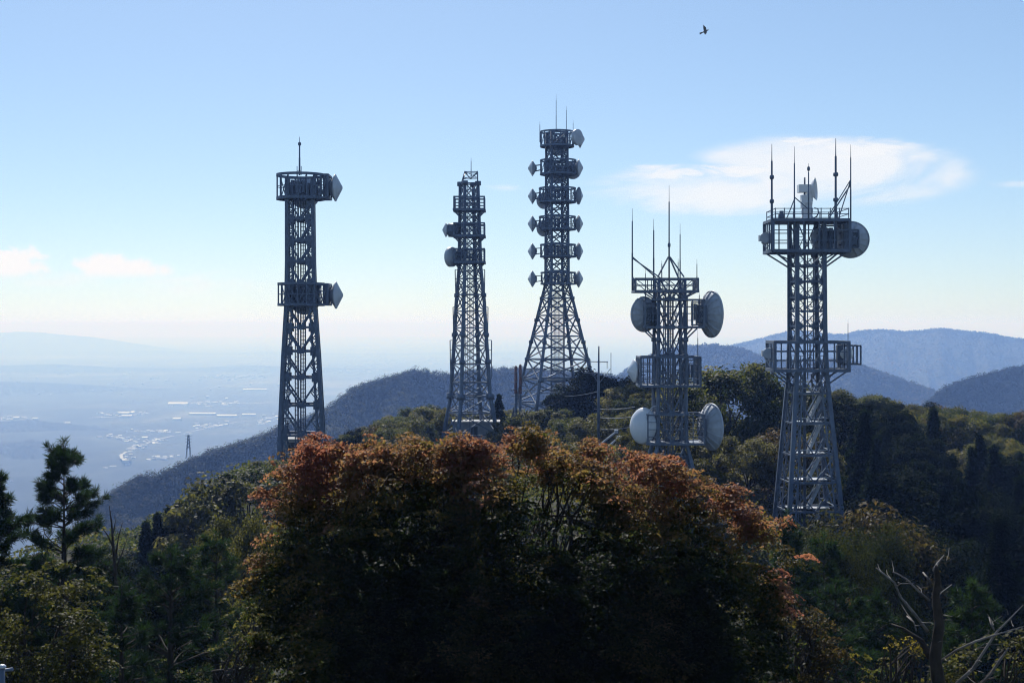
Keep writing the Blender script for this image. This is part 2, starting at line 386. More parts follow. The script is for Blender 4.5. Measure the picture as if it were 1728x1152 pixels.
def canopy(name, H, n, tmin, tmax, rad, nq, leaf, skyline=0, mat=L_FAR, zmin=-1e9, hmul=1.0):
    # a closed wood of small crowns over a hill sheet: one object
    X, D, Z, T_ = H; a, b = X.shape
    i = rng.rand(n) * (a - 1.01); tt = rng.uniform(tmin, tmax, n)
    if skyline: tt[:skyline] = rng.uniform(-rad * 3, rad, skyline)
    jf = np.interp(tt, T_[0], np.arange(b)); jf = np.clip(jf, 0, b - 1.01)
    ii, jj = i.astype(int), jf.astype(int); fi, fj = i - ii, jf - jj
    def lerp(A): return (A[ii, jj] * (1 - fi) + A[ii + 1, jj] * fi) * (1 - fj) + (A[ii, jj + 1] * (1 - fi) + A[ii + 1, jj + 1] * fi) * fj
    c = np.stack((lerp(X), lerp(D), lerp(Z)), 1)
    c = c[c[:, 2] > zmin]; n = len(c)
    R = rad * rng.uniform(.6, 1.35, n); tall = rng.uniform(.75, 1.3, n) * hmul
    dirs = nrm(rn(n * nq) + np.array((0, 0, .55)))
    R4 = np.repeat(R, nq)[:, None]; T4 = np.repeat(tall, nq)[:, None]
    off = dirs * R4 * rng.uniform(.6, 1.08, (n * nq, 1)); off[:, 2:] *= T4
    C = np.repeat(c, nq, 0) + off + np.array((0, 0, rad * .15))
    tc_ = np.clip(.42 + fbm(c[:, 0] * .008, c[:, 1] * .008, 4) * 2.2 + rng.normal(0, .16, n), 0, 1)
    V = leaves(C, leaf * rng.uniform(.6, 1.3, n * nq), dirs + rn(n * nq) * .2 + np.array((0, 0, .35)), .75)
    me = quads_mesh(name, V, np.repeat(tc_, nq) + rng.normal(0, .05, n * nq), mat)
    tag(link_mesh(name, me, None), kind='stuff')

SPUR = [(1120, 650, 1600), (1000, 634, 1550), (900, 626, 1500), (830, 624, 1450), (760, 637, 1350), (700, 627, 1280), (660, 640, 1240), (600, 655, 1180), (560, 690, 1120), (520, 712, 1060), (470, 724, 1000), (400, 755, 950), (330, 775, 900), (290, 796, 870), (230, 812, 850), (180, 845, 820), (120, 905, 780), (60, 990, 740), (-60, 1150, 700), (-200, 1300, 660)]
SPUR = SPUR[::-1]
H1 = hill("hill", SPUR, .5, .75, 480, 700, 320, 120, 1.8, spur=.6)
canopy('hillside_forest', H1, 13500, -330, 25, 4.2, 60, .62, 1900)
R1 = [(1040, 640, 2900), (1075, 612, 2900), (1120, 593, 2900), (1170, 586, 2850), (1210, 584, 2850), (1250, 590, 2800), (1290, 606, 2750), (1340, 620, 2700), (1400, 610, 2650), (1440, 614, 2600), (1480, 630, 2600), (1530, 646, 2600), (1580, 664, 2550), (1640, 700, 2500), (1720, 760, 2450)]
H2 = hill('hill', R1, .5, .6, 600, 700, 260, 90, 1.2, spur=.3)
canopy('hillside_forest', H2, 9000, -420, 30, 5.5, 22, 1.7, 1800)
R2 = [(1500, 740, 1500), (1560, 684, 1550), (1600, 655, 1600), (1650, 640, 1650), (1700, 627, 1700), (1740, 620, 1750), (1850, 600, 1850), (2000, 585, 2000), (2200, 570, 2200)]
H3 = hill('hill', R2, .5, .6, 520, 600, 240, 90, 1.2, spur=.3)
canopy('hillside_forest', H3, 6500, -300, 25, 5, 32, 1.1, 1100)
R3 = [(960, 690, 5900), (1080, 632, 5800), (1150, 605, 5700), (1240, 583, 5600), (1300, 569, 5500), (1338, 558, 5500), (1380, 563, 5500), (1420, 567, 5500), (1452, 559, 5500), (1500, 558, 5500), (1535, 561, 5450), (1588, 555, 5400), (1630, 561, 5400), (1660, 562, 5400), (1700, 570, 5400), (1728, 573, 5400), (1800, 584, 5300), (2000, 592, 5200), (2300, 600, 5000)]
H4 = hill('mountain', R3, .36, .5, 1500, 1400, 320, 120, 2.2, spur=.55, uscale=.011)
canopy('mountain_forest', H4, 11000, -800, 40, 6, 14, 2.6, 3600)
R4 = [(-300, 567, 27000), (-100, 564, 27000), (0, 561.5, 27000), (28, 559.5, 27000), (58, 560, 27000), (100, 564, 27000), (160, 569, 27000), (220, 578, 27000), (300, 590, 27000), (400, 600, 27000)]
hill('mountain', R4, .12, .1, 3500, 3500, 240, 50, 6, spur=.1)

for k_, (d_, lo, hi, pts) in enumerate(((24000, -400, 1100, [(-400, 596), (-100, 592), (40, 590), (150, 593), (260, 591), (360, 596), (480, 593), (620, 597), (800, 594), (1100, 598)]), (15500, -300, 900, [(-300, 622), (0, 617), (90, 614), (180, 619), (300, 622), (420, 616), (520, 620), (900, 626)]), (6600, -400, 260, [(-400, 712), (-200, 706), (-60, 714), (40, 709), (120, 715), (180, 724), (260, 742)]), (5300, -400, 170, [(-400, 752), (-150, 742), (-20, 750), (60, 744), (120, 756), (170, 785)]), (11000, -300, 480, [(-300, 650), (-60, 643), (60, 645), (130, 648), (220, 654), (480, 662)]))):
    hill('low_hill', [(a_, b_, d_) for a_, b_ in pts], .09, .08, 1500, 1500, 260, 60, 2.5, spur=.7, uscale=.02, floor=PLAIN - 30)

# ------------------------------------------------------------------ haze: one closed box of even air
m, nt = nt_new('hazy_air')
pv = N(nt, 'ShaderNodeVolumePrincipled')
pv.inputs['Color'].default_value = (.27, .46, 1.0, 1); pv.inputs['Absorption Color'].default_value = (1, 1, 1, 1)
pv.inputs['Density'].default_value = 2.0e-4; pv.inputs['Density Attribute'].default_value = ''
pv.inputs['Temperature Attribute'].default_value = ''
pv.inputs['Anisotropy'].default_value = .2
o = N(nt, 'ShaderNodeOutputMaterial'); L(nt, pv.outputs[0], o.inputs[1]); HAZE = m
hb = MB(); hb.box((0, 29000, -285), 110000, 68000, 660)
tag(hb.build('haze', HAZE), kind='stuff')

# ------------------------------------------------------------------ lattice towers
class Tower:
    def __init__(t, name, label, cx, base, d, th, group):
        t.cx, t.base, t.d, t.s, t.th = cx, base, d, d / F, radians(th)
        p = P(cx, base, d); t.root = empty(name, tuple(p)); t.p = p
        tag(t.root, label, 'tower', group)
    def X(t, px): return (px - t.cx) * t.s
    def Z(t, py): return (t.base - py) * t.s
    def pt(t, px, py, y=0): return np.array((t.X(px), y, t.Z(py)))
    def R(t, py): return float(np.interp(py, [a for a, b in t.prof], [b for a, b in t.prof])) * t.s
    def cen(t, py): return float(np.interp(py, [a for a, b in t.axis], [b for a, b in t.axis])) if getattr(t, 'axis', None) else t.cx
    def corner(t, k, py, extra=0):
        a = t.th + pi / 4 + k * pi / 2; r = t.R(py) + extra
        return np.array((t.X(t.cen(py)) + r * cos(a), r * sin(a), t.Z(py)))
    def build(t, mb, name, mat, parent=None): return mb.build(name, mat, parent or t.root)
    def legs(t, wd, mat, round_=False, nodes=(), nr=1.6, gus=0, split=None):
        ys = [a for a, b in t.prof]
        for k in range(4):
            m = MB(); pts = [t.corner(k, y) for y in ys]
            if round_:
                rs = np.interp(ys, [ys[0], ys[-1]], [wd * .75, wd]) / 2
                m.tube(pts, list(rs), 10)
                for y in nodes:
                    c = t.corner(k, y); q = nr if not isinstance(nr, dict) else nr.get(y, 1.5)
                    m.lathe(c, (0, 0, 1), [(0, -wd * .38 * q), (wd * .5 * q, -wd * .34 * q), (wd * .5 * q, wd * .34 * q), (0, wd * .38 * q)], 12)
            else:
                for a, b in zip(pts[:-1], pts[1:]): m.beam(a, b, wd)
                for y in nodes:
                    c = t.corner(k, y)
                    for f in (k, k - 1):
                        e = unit((t.corner(f + 1 if f == k else f, y) - c) * np.array((1, 1, 0)))
                        g = c + e * gus * .5
                        ang = math.atan2(e[1], e[0]); m.box(g, gus, .05, gus * 1.15, ang)
            t.build(m, 'leg', mat)
    def bays(t, levels, style, wb, mat, hz=None, mid=0, faces=range(4), hmat=None):
        for a, b in zip(levels[:-1], levels[1:]):
            for k in faces:
                A, B = t.corner(k, a), t.corner(k + 1, a); C, D = t.corner(k, b), t.corner(k + 1, b)
                m = MB(); h = hz or wb
                if style == 'X':
                    m.beam(A, D, wb); m.beam(B, C, wb * .97); m.beam(A, B, h)
                    c = (A + B + C + D) / 4
                    if mid: m.beam((A + C) / 2, c, wb * .7); m.beam((B + D) / 2, c, wb * .7)
                elif style == 'K':          # V from the upper corners to the middle of the lower strut, with its redundants
                    M = (C + D) / 2; m.beam(A, M, wb); m.beam(B, M, wb); m.beam(C, D, h)
                    for q, o_, r_ in ((A, C, 1), (B, D, 1)):
                        m.beam((q + M) / 2, o_, wb * .6); m.beam((q + M) / 2, (q + o_) / 2, wb * .55)
                    if mid:
                        e = unit(D - C); m.box(M, mid * 1.5, .06, mid, math.atan2(e[1], e[0]))
                t.build(m, 'brace', mat)
    def ladder(t, px0, px1, py0, py1, y, mat, step=.34, wd=.07, cage=False, name='ladder'):
        m = MB(); a0, a1 = t.pt(px0, py0, y), t.pt(px1, py0, y); b0, b1 = t.pt(px0, py1, y), t.pt(px1, py1, y)
        m.beam(a0, b0, wd); m.beam(a1, b1, wd)
        n = max(2, int((a0[2] - b0[2]) / step))
        for i in range(1, n):
            f = i / n; m.beam(a0 + (b0 - a0) * f, a1 + (b1 - a1) * f, wd * .6)
        if cage:
            for q in (.33, .67): m.beam(a0 + (a1 - a0) * q + (0, -.2, 0), b0 + (b1 - b0) * q + (0, -.2, 0), wd * .6)
        return t.build(m, name, mat)
    def round_deck(t, px0, px1, py0, py1, mat, n=18, y=0, deck=.0, dark=True, tilt=None):
        cx = (px0 + px1) / 2; r = (px1 - px0) / 2 * t.s; c0 = np.array((t.X(cx), y, t.Z(py1))); c1 = np.array((t.X(cx), y, t.Z(py0)))
        h = c1[2] - c0[2]
        m = MB(); m.ring(c0, r - .12, .24, h * .13, n); m.ring(c0 + (0, 0, h * .02), r * .68, r * .56, .07, n)
        for k in range(0, n, 3):
            a = 2 * pi * k / n; dd = np.array((cos(a), sin(a), 0)); m.beam(c0 + dd * r * .3, c0 + dd * (r - .2), .16)
        pl = t.build(m, 'platform', mat)
        m = MB(); m.ring(c1, r - .09, .18, h * .11, n); m.ring(c0 + (0, 0, h * .5), r - .08, .07, .07, n)
        for k in range(n):
            a = 2 * pi * k / n; dd = np.array((cos(a), sin(a), 0)) * (r - .1); m.beam(c0 + dd, c1 + dd, .12)
        for k in range(0, n, 2):
            a = 2 * pi * k / n; a2 = 2 * pi * (k + 1) / n; r_ = r - .1
            m.beam(c0 + np.array((cos(a) * r_, sin(a) * r_, 0)), c1 + np.array((cos(a2) * r_, sin(a2) * r_, 0)), .08)
        t.build(m, 'railing', mat, pl)
        return pl
    def square_deck(t, px0, px1, py0, py1, depth, mat, rz=0, rails=2, posts=4, dw=.28, tw=.14, diag=False, y=0, floor=True):
        cx = (px0 + px1) / 2; hw = (px1 - px0) / 2 * t.s; hd = depth / 2
        c0 = np.array((t.X(cx), y, t.Z(py1))); c1 = np.array((t.X(cx), y, t.Z(py0)))
        def rot(x, yy_): return np.array((x * cos(rz) - yy_ * sin(rz), x * sin(rz) + yy_ * cos(rz), 0))
        cs = [rot(-hw, -hd), rot(hw, -hd), rot(hw, hd), rot(-hw, hd)]
        m = MB()
        for k in range(4): m.beam(c0 + cs[k], c0 + cs[(k + 1) % 4], dw)
        if floor:
            m.box(c0 + rot(-hw * .64, 0), hw * .66, hd * 1.9, .06, rz); m.box(c0 + rot(hw * .64, 0), hw * .66, hd * 1.9, .06, rz)
        for f in (-.33, .33): m.beam(c0 + rot(hw * f, -hd), c0 + rot(hw * f, hd), dw * .6)
        pl = t.build(m, 'platform', mat)
        m = MB(); H = c1 - c0
        for k in range(4):
            A, B = cs[k], cs[(k + 1) % 4]
            m.beam(c1 + A, c1 + B, tw)
            for j in range(1, rails + 1): m.beam(c0 + A + H * j / (rails + 1), c0 + B + H * j / (rails + 1), min(.075, tw * .45))
            for j in range(posts):
                q = A + (B - A) * j / posts; m.beam(c0 + q, c1 + q, min(.22, tw) if j == 0 else min(.10, tw * .6))
                if diag:
                    q2 = A + (B - A) * (j + 1) / posts
                    m.beam(c0 + q, c1 + q2, tw * .5) if j % 2 else m.beam(c1 + q, c0 + q2, tw * .5)
        t.build(m, 'railing', mat, pl)
        return pl
    def rod(t, px, py0, py1, wd, mat, y=0, nodes=(), tip=.4, name='antenna_rod'):
        m = MB(); a, b = t.pt(px, py1, y), t.pt(px, py0, y); H = b - a
        m.tube([a, a + H * .45, a + H * .46, a + H * .84, a + H * .845, b], [wd / 2, wd / 2, wd * .42, wd * .38, wd * tip / 2, wd * tip / 2 * .6], 8)
        for q in nodes:
            c = t.pt(px, q, y); m.lathe(c, (0, 0, 1), [(0, -.22), (wd * .85, -.14), (wd * .95, 0), (wd * .85, .14), (0, .22)], 10)
        return t.build(m, name, mat)
    def dish(t, px, py, rad, axis, kind='cone', y=0, mat=None, mount=None, depth=.5, mmat=None, back=None):
        c = t.pt(px, py, y); ax = unit(axis); m = MB(); R = rad
        if kind == 'cone':          # shallow reflector behind, conical radome in front
            pr = [(R * .12, -R * .56), (R * .2, -R * .54), (R * .96, -.07), (R, -.05), (R, .05), (R * .97, .06), (R * .1, R * depth), (0, R * (depth + .015))]
        elif kind == 'drum':        # cylindrical shroud with a flat radome
            pr = [(0, -R * .55), (R * .45, -R * .5), (R * .97, -R * .18), (R, -R * .14), (R, R * .22), (R * .96, R * .24), (R * .6, R * .27), (0, R * .3)]
        elif kind == 'dome':        # smooth bulging radome
            pr = [(0, -R * .4), (R * .4, -R * .36), (R * .98, -.1), (R, -.06), (R, .06), (R * .93, R * .13), (R * .75, R * .24), (R * .5, R * .32), (R * .25, R * .365), (0, R * .38)]
        else:                       # open parabolic reflector
            q = [(.16, -.44), (.3, -.405), (.5, -.32), (.7, -.22), (.86, -.1), (1, .02)]
            pr = [(0, -.46 * R)] + [(a * R, b * R) for a, b in q] + [(R, .05 * R), (.975 * R, .05 * R)] + [(a * R * .97, b * R + .05) for a, b in q[::-1][1:]] + [(0, -.42 * R)]
        m.lathe(c, ax, pr, 40)
        if kind == 'para':
            a, b, d_ = frame(ax)
            for k in range(16):
                u = 2 * pi * k / 16; e = a * cos(u) + b * sin(u)
                pp = [c + e * R * q_[0] + d_ * (R * q_[1] - .05) for q_ in q]
                for g, h in zip(pp[:-1], pp[1:]): m.beam(g, h, .07)
            m.lathe(c, ax, [(R * 1.0, -.05), (R * 1.025, -.03), (R * 1.025, .09), (R * .99, .1)], 40)
        o = t.build(m, 'dish_antenna', mat or DISH)
        if mount is not None:       # frame from the dish back to the tower
            mt = MB(); a, b, d_ = frame(ax); q0 = c - d_ * R * .45; q1 = np.asarray(mount, float)
            for u, v_ in ((1, 1), (-1, 1), (1, -1), (-1, -1)):
                e = (a * u + b * v_) * R * .35; mt.beam(q0 + e, q1 + e * .9, .09)
            e = [q0 + (a * u + b * v_) * R * .36 for u, v_ in ((1, 1), (-1, 1), (-1, -1), (1, -1))]
            for k in range(4): mt.beam(e[k], e[(k + 1) % 4], .11)
            mt.beam(e[0], e[2], .07); mt.beam(e[1], e[3], .07)
            t.build(mt, 'mount_frame', mmat or STEEL_D, o)
        return o
    def gear(t, px0, px1, py0, py1, y, mat, n=5, name='equipment_rack', dp=.7):
        m = MB(); R_ = random.Random(int(px0 * 31 + py0))
        for i in range(n):
            x0 = px0 + (px1 - px0) * (i + .1) / n; x1 = px0 + (px1 - px0) * (i + .85) / n; h0 = R_.uniform(0, .35); h1 = R_.uniform(.7, 1)
            A = t.pt((x0 + x1) / 2, py1 - (py1 - py0) * (h0 + h1) / 2, y + R_.uniform(-.2, .2))
            m.box(A, (x1 - x0) * t.s, dp, (py1 - py0) * t.s * (h1 - h0))
        m.beam(t.pt(px0, py1 - 2, y), t.pt(px1, py1 - 2, y), .12); m.beam(t.pt(px0, py0 + 2, y), t.pt(px1, py0 + 2, y), .12)
        return t.build(m, name, mat)
    def stays(t, prs, wd, mat, name='stay'):
        for a, b in prs:
            m = MB(); m.beam(a, b, wd); t.build(m, name, mat)

TG = 'lattice telecom towers on the wooded ridge'
# ---- leftmost tower: straight square shaft, two drum platforms
T = Tower('lattice_tower', 'dark square tower with two round platforms and two cone dishes, leftmost of the towers', 509, 790, 160, 6, TG)
T.prof = [(300, 30), (440, 31), (515, 33.5), (600, 41), (700, 48), (790, 53)]
T.axis = [(300, 506.5), (790, 510)]
lv = [336, 370, 406, 441, 478, 515, 552, 592, 636, 682, 732, 790]
T.legs(.40, STEEL_D, nodes=lv[1:-1], gus=.85)
T.bays(lv, 'K', .19, STEEL_D, hz=.26, mid=.55)
for k in range(4):                      # second chord beside each leg, latticed to it
    m = MB()
    for a, b in zip(lv[:-1], lv[1:]):
        for f in (1, -1):
            e = unit((T.corner(k + f, a) - T.corner(k, a)) * np.array((1, 1, 0))) * .62
            m.beam(T.corner(k, a) + e, T.corner(k, b) + e, .13)
            for q in range(4):
                c_ = T.corner(k, a + (b - a) * q / 4); m.beam(c_, T.corner(k, a + (b - a) * (q + 1) / 4) + e, .07)
    T.build(m, 'lattice_chord', STEEL_D)
T.ladder(499, 504.5, 300, 790, -.3, STEEL_D, .5, .11); T.ladder(507, 515, 300, 790, .2, STEEL_D, .42, .12, True)
m = MB()
for x in (500.5, 506, 511.5): m.beam(T.pt(x, 300, .5), T.pt(x, 790, .5), .09)
T.build(m, 'cable_run', STEEL_D)
for a, b, x0, x1 in ((296, 335, 466, 555), (479, 514, 468, 555)):
    T.round_deck(x0, x1 - (6 if a < 400 else 7), a, b, STEEL_D, 16)
    T.gear(484, 529, a + 3, b - 2, .2, STEEL_D, 7, dp=.9)
    T.square_deck(533, 556, a + 1, b, 3.2, STEEL_D, rails=2, posts=2, dw=.2, tw=.2, diag=True)
    T.dish(566 + (1 if a > 400 else 0), (a + b) / 2 + 1.5, 1.52, (1, -.05, 0), 'cone', 0, DISH, T.pt(549, (a + b) / 2, 0), .52)
    T.dish(509, (a + b) / 2 + 8, 1.75, (-.25, 1, 0), 'dome', 2.4, DISH, T.pt(506, (a + b) / 2, .9))
    m = MB()
    for x in (548, 552): m.beam(T.pt(x, a, -.9), T.pt(x, b, -.9), .16); m.beam(T.pt(x, a, .9), T.pt(x, b, .9), .16); m.beam(T.pt(x, (a + b) / 2, -1), T.pt(x, (a + b) / 2, 1), .14)
    m.beam(T.pt(546, a + 8, -.9), T.pt(554, a + 8, -.9), .14)
    T.build(m, 'dish_support', STEEL_D)
T.rod(505.5, 231, 296, .2, STEEL_D, 0, (243,))
T.ladder(502, 509, 281, 296, -.3, STEEL_D, .35, .07)

# ---- second tower: square turned, tube legs with collars, splayed feet
T = Tower('lattice_tower', 'narrow tapering tube-leg tower with two dishes on its left side, second from left', 794, 772, 200, 22, TG)
T.prof = [(309, 16.5), (450, 20), (510, 26), (575, 30), (668, 36.5), (720, 47), (772, 57)]
T.axis = [(309, 791.5), (500, 793.5), (772, 794)]
lv = [310, 334, 356, 378, 400, 422, 445, 470, 497, 525, 553, 583, 614, 645, 668, 696, 732, 768]
T.legs(.62, STEEL, True, nodes=(310, 356, 400, 445, 498, 565, 610, 668), nr={310: 1.4, 356: 1.15, 400: 1.15, 445: 1.15, 498: 1.25, 565: 1.3, 610: 1.35, 668: 1.95})
T.bays(lv[:9], 'X', .13, STEEL_D, hz=.16, mid=1); T.bays(lv[8:], 'X', .14, STEEL, hz=.18)
T.ladder(792, 799, 445, 765, .2, STEEL, .4, .08, True); T.ladder(785, 789, 310, 700, .3, STEEL, .45, .08)
for a, b in ((334, 355), (378, 399), (421, 443)):
    T.square_deck(767, 817.5, a, b, 4.2, STEEL_D, 0, 3, 4, .34, .2)
    for sx, x in ((-1, 776), (1, 808)):
        for yy_ in (-1.6, 1.6): m = MB(); m.beam(T.pt(x, b + 11, yy_ * .6), T.pt(x + sx * 9, b + 1, yy_), .13); T.build(m, 'bracket', STEEL_D)
T.gear(779, 806, 423, 442, .1, STEEL_D, 5, dp=1.2)
m = MB()
TL = [(785, -1), (806, -1), (806, 1), (785, 1)]
for k in range(4):
    (x0, y0), (x1, y1) = TL[k], TL[(k + 1) % 4]
    bx = 779 if x0 < 790 else 806
    m.beam(T.pt(bx, 310, y0), T.pt(x0, 290, y0), .12); m.beam(T.pt(x0, 291, y0), T.pt(x1, 291, y1), .1)
    m.beam(T.pt((bx + x0) / 2, 301, y0), T.pt((x1 + (779 if x1 < 790 else 806)) / 2, 301, y1), .08); m.beam(T.pt(x0, 291, y0), T.pt((x1 + (779 if x1 < 790 else 806)) / 2, 301, y1), .07)
    m.beam(T.pt(x0, 291, y0), T.pt(794, 302, 0), .07)
T.build(m, 'top_frame', STEEL_D)
T.rod(795, 266, 302, .12, STEEL_D)
T.dish(752.5, 388, 1.0, (-1, -.15, 0), 'cone', 0, DISH, T.pt(763, 388, 0), .5)
m = MB(); m.lathe(T.pt(765, 388, 0), (1, 0, 0), [(0, -.75), (.7, -.75), (.95, -.7), (.95, .7), (.7, .75), (0, .75)], 16)
for k in range(7): m.ring(T.pt(765, 380 + k * 2.6, 0), .95, .08, .08, 12)
m.beam(T.pt(757, 398, 0), T.pt(785, 400, 0), .3); m.beam(T.pt(757, 379, 0), T.pt(785, 379, 0), .2)
T.build(m, 'dish_support', STEEL_D)
T.dish(762, 433.5, 1.4, (-.85, .52, 0), 'drum', 0, DISH, T.pt(781, 433, 0))
m = MB()
for q in range(4): m.beam(T.pt(766, 425 + q * 5.5, -.3), T.pt(784, 425 + q * 5.5, -.3), .2); m.beam(T.pt(768 + q * 5, 424, .1), T.pt(768 + q * 5, 443, .1), .22)
T.build(m, 'dish_support', STEEL_D)
for x0, x1, x2, x3, a, b in ((768, 818, 769.5, 817.5, 455, 516), (764.5, 823.5, 765.5, 823, 518, 574), (759.5, 829.5, 760.5, 829, 574, 640)):
    for k, (xa, xb) in enumerate(((x0, x2), (x1, x3))):
        m = MB(); m.beam(T.pt(xa, a), T.pt(xb, b), .13); sg = 1 if k == 0 else -1
        for q in range(4):
            f = q / 4; y_ = a + (b - a) * f; r = T.R(y_) / T.s * .92
            m.beam(T.pt(xa + (xb - xa) * f, y_), T.pt(T.cen(y_) - sg * r, y_), .08)
        T.build(m, 'guard_rail', STEEL)

# ---- third tower: tall, six round platforms, wide splayed foot
T = Tower('lattice_tower', 'tallest tower with six round platforms and columns of cone dishes down both sides', 940, 722, 230, 18, TG)
T.prof = [(222, 19.5), (478, 21.5), (640, 66), (722, 88)]
T.axis = [(222, 939.5), (478, 940), (722, 940)]
lv = [224, 247, 270, 294, 318, 341, 364, 388, 411, 434, 457, 479, 503, 532, 567, 606, 640, 680, 722]
T.legs(.55, STEEL, True, nodes=(341, 388, 434, 479, 503, 540, 577, 606, 640), nr=1.35)
T.bays(lv[:12], 'X', .17, STEEL_D, hz=.24, mid=1); T.bays(lv[11:], 'X', .19, STEEL, hz=.22, mid=1)
DK = [(223, 247, 911, 969), (271, 294, 911, 973), (318, 341, 909, 972), (366, 387, 909, 972), (413, 433, 911, 972), (460, 479, 912, 972)]
for i, (a, b, x0, x1) in enumerate(DK):
    T.round_deck(x0, x1, a, b, STEEL_D, 18)
    T.gear(921, 958, a + 2, b - 1, .1, STEEL_D, 6, dp=1.0)
    c = (a + b) / 2
    ax = [(1, 0, 0), (1, -.1, 0), (1, .26, 0), (1, .12, 0), (1, .2, 0), (1, .08, 0)][i]
    T.dish(976.5 if i else 979, c + (1 if i else 0), 1.42, ax if i else (1, .05, 0), 'cone', 0, DISH, T.pt(966, c, 0), .5)
    if i == 0: T.dish(973, c - 1, 1.28, (.78, -.62, 0), 'drum', -1.6, DISH, T.pt(962, c, -.8))
    if i == 1: T.dish(968, c + 2, 1.5, (.45, .89, 0), 'dome', 2.4, DISH, T.pt(962, c, 1.2))
    if i: T.dish(898.5, c + (1.5 if i < 3 else 1), 1.28 if i < 3 else 1.32, (-1, .04 * i, 0), 'cone', 0, DISH, T.pt(913, c, 0), .56)
    if i in (0, 1): T.dish(942, c + 9, 1.5, (.1, 1, 0), 'dome', 3.0, DISH, T.pt(941, c, 1.2))
    if i in (2, 3): T.dish(918, c + 7, 1.35, (-.5, .86, 0), 'dome', 2.6, DISH, T.pt(922, c, 1.4))
for x, a, b, wd in ((938.5, 159, 224, .12), (955.5, 180, 224, .11), (911, 205, 240, .13), (967, 203, 240, .1)): T.rod(x, a, b, wd, STEEL_D, -.5 if x > 950 else 0)
for x0, x1, yy_ in ((931, 936, -.4), (938, 943, .3), (945, 951, .9)): T.ladder(x0, x1, 485, 655, yy_, STEEL, .55, .09, True)
m = MB()
for x in (930, 952):
    for yy_ in (-1, 1.2): m.beam(T.pt(x, 490, yy_), T.pt(x, 722, yy_), .13)
for q in range(12):
    z = 500 + q * 18
    m.beam(T.pt(930, z, -1), T.pt(952, z, -1), .09); m.beam(T.pt(930, z, 1.2), T.pt(952, z, 1.2), .09); m.beam(T.pt(930, z, -1), T.pt(930, z, 1.2), .09); m.beam(T.pt(952, z, -1), T.pt(952, z, 1.2), .09)
T.build(m, 'cable_shaft', STEEL)
m = MB(); m.beam(T.pt(898, 637, -2), T.pt(962, 637, -2), .3); m.box(T.pt(940, 640, 0), 3.2, 3, .2); T.build(m, 'landing', STEEL)

# ---- fourth tower: nearest, short, big parabolic dishes
T = Tower('lattice_tower', 'short tower with whip antennas and four big parabolic dishes, standing just behind the red maple', 1130, 830, 123, 4, TG)
T.prof = [(470, 31), (600, 32.5), (745, 34), (790, 48), (830, 58)]
lv = [470, 505, 552, 600, 650, 697, 745, 790, 830]
T.legs(.36, STEEL, True, nodes=(505, 552, 573, 600, 650, 697, 745), nr=1.35)
T.bays(lv, 'K', .13, STEEL_D, hz=.18, mid=.36)
T.ladder(1122, 1127, 493, 815, -.5, STEEL_D, .3, .07); T.ladder(1130, 1137, 493, 815, .4, STEEL, .3, .07, True)
m = MB()
for x in (1121, 1124, 1128, 1133, 1136): m.beam(T.pt(x, 500, .75), T.pt(x, 825, .75), .08)
T.build(m, 'cable_run', STEEL_D)
T.square_deck(1070, 1174, 471, 492, 3.4, STEEL, 0, 1, 4, .2, .13, True, floor=False)
m = MB(); m.box(T.pt(1129, 491, 0), 1.6, 1.6, .22)
for x0, x1 in ((1105, 1090), (1152, 1170)): m.beam(T.pt(x0, 504, -1), T.pt(x1, 494, -1.5), .1); m.beam(T.pt(x0, 504, 1), T.pt(x1, 494, 1.5), .1)
m.beam(T.pt(1106, 503, -1.2), T.pt(1129, 492, -1.2), .12); m.beam(T.pt(1152, 503, -1.2), T.pt(1129, 492, -1.2), .12)
T.build(m, 'bracket', STEEL)
T.square_deck(1086, 1184, 506, 552, 3.6, STEEL, 0, 3, 5, .2, .12)
T.square_deck(1078, 1177, 602, 650, 4.0, STEEL_D, 0, 3, 9, .2, .16, False)
T.square_deck(1090, 1184, 698, 746, 3.6, STEEL, 0, 3, 5, .2, .12)
T.gear(1086, 1108, 510, 548, 0, STEEL_D, 5, dp=.5); T.gear(1166, 1182, 508, 550, 0, STEEL, 4, dp=.4); T.gear(1150, 1174, 606, 646, .6, STEEL_D, 3, dp=.4)
for x0, x1 in ((1106, 1086), (1153, 1172)):
    for yy_ in (-1, 1): m = MB(); m.beam(T.pt(x0, 574, yy_ * 1.1), T.pt(x1, 554, yy_ * 1.7), .1); T.build(m, 'bracket', STEEL)
T.dish(1088, 530, 1.52, (-.62, .78, 0), 'para', .5, DISH, T.pt(1106, 530, 0))
T.dish(1200, 530, 2.0, (.93, .36, 0), 'para', 0, DISH, T.pt(1180, 530, -.3))
T.dish(1200, 720, 2.0, (.93, .36, 0), 'para', 0, DISH, T.pt(1180, 720, -.3))
T.dish(1085, 718, 1.58, (-.78, -.62, .1), 'dome', -.2, DISH_W, T.pt(1104, 720, 0))
T.dish(1071, 626, 1.0, (-.98, -.2, 0), 'cone', .6, DISH_W, T.pt(1088, 626, .4), .6)
for a, b, wd in ((1066.5, 352, .14), (1102.5, 370, .14), (1128.5, 313, .14), (1147, 378, .11)):
    T.rod(a, b, 490, wd, STEEL_D, -.3, (414,) if a == 1128.5 else (), .35)
for x, a, b in ((1088, 454, 505), (1115.5, 440, 475), (1143, 437, 475), (1174.5, 438, 490), (1178.5, 494, 520), (1176, 555, 650)): T.rod(x, a, b, .09, STEEL_D, -.6)
T.stays([(T.pt(1067, 434, -.3), T.pt(1106, 468, -.3)), (T.pt(1067, 436, -.3), T.pt(1112, 470, -1.3)), (T.pt(1127, 434, -.3), T.pt(1108, 468, -1)), (T.pt(1130, 434, -.3), T.pt(1152, 468, -1)), (T.pt(1129, 434, -.3), T.pt(1148, 470, 1)), (T.pt(1066.5, 466, -.3), T.pt(1071, 486, -1.5))], .1, STEEL)
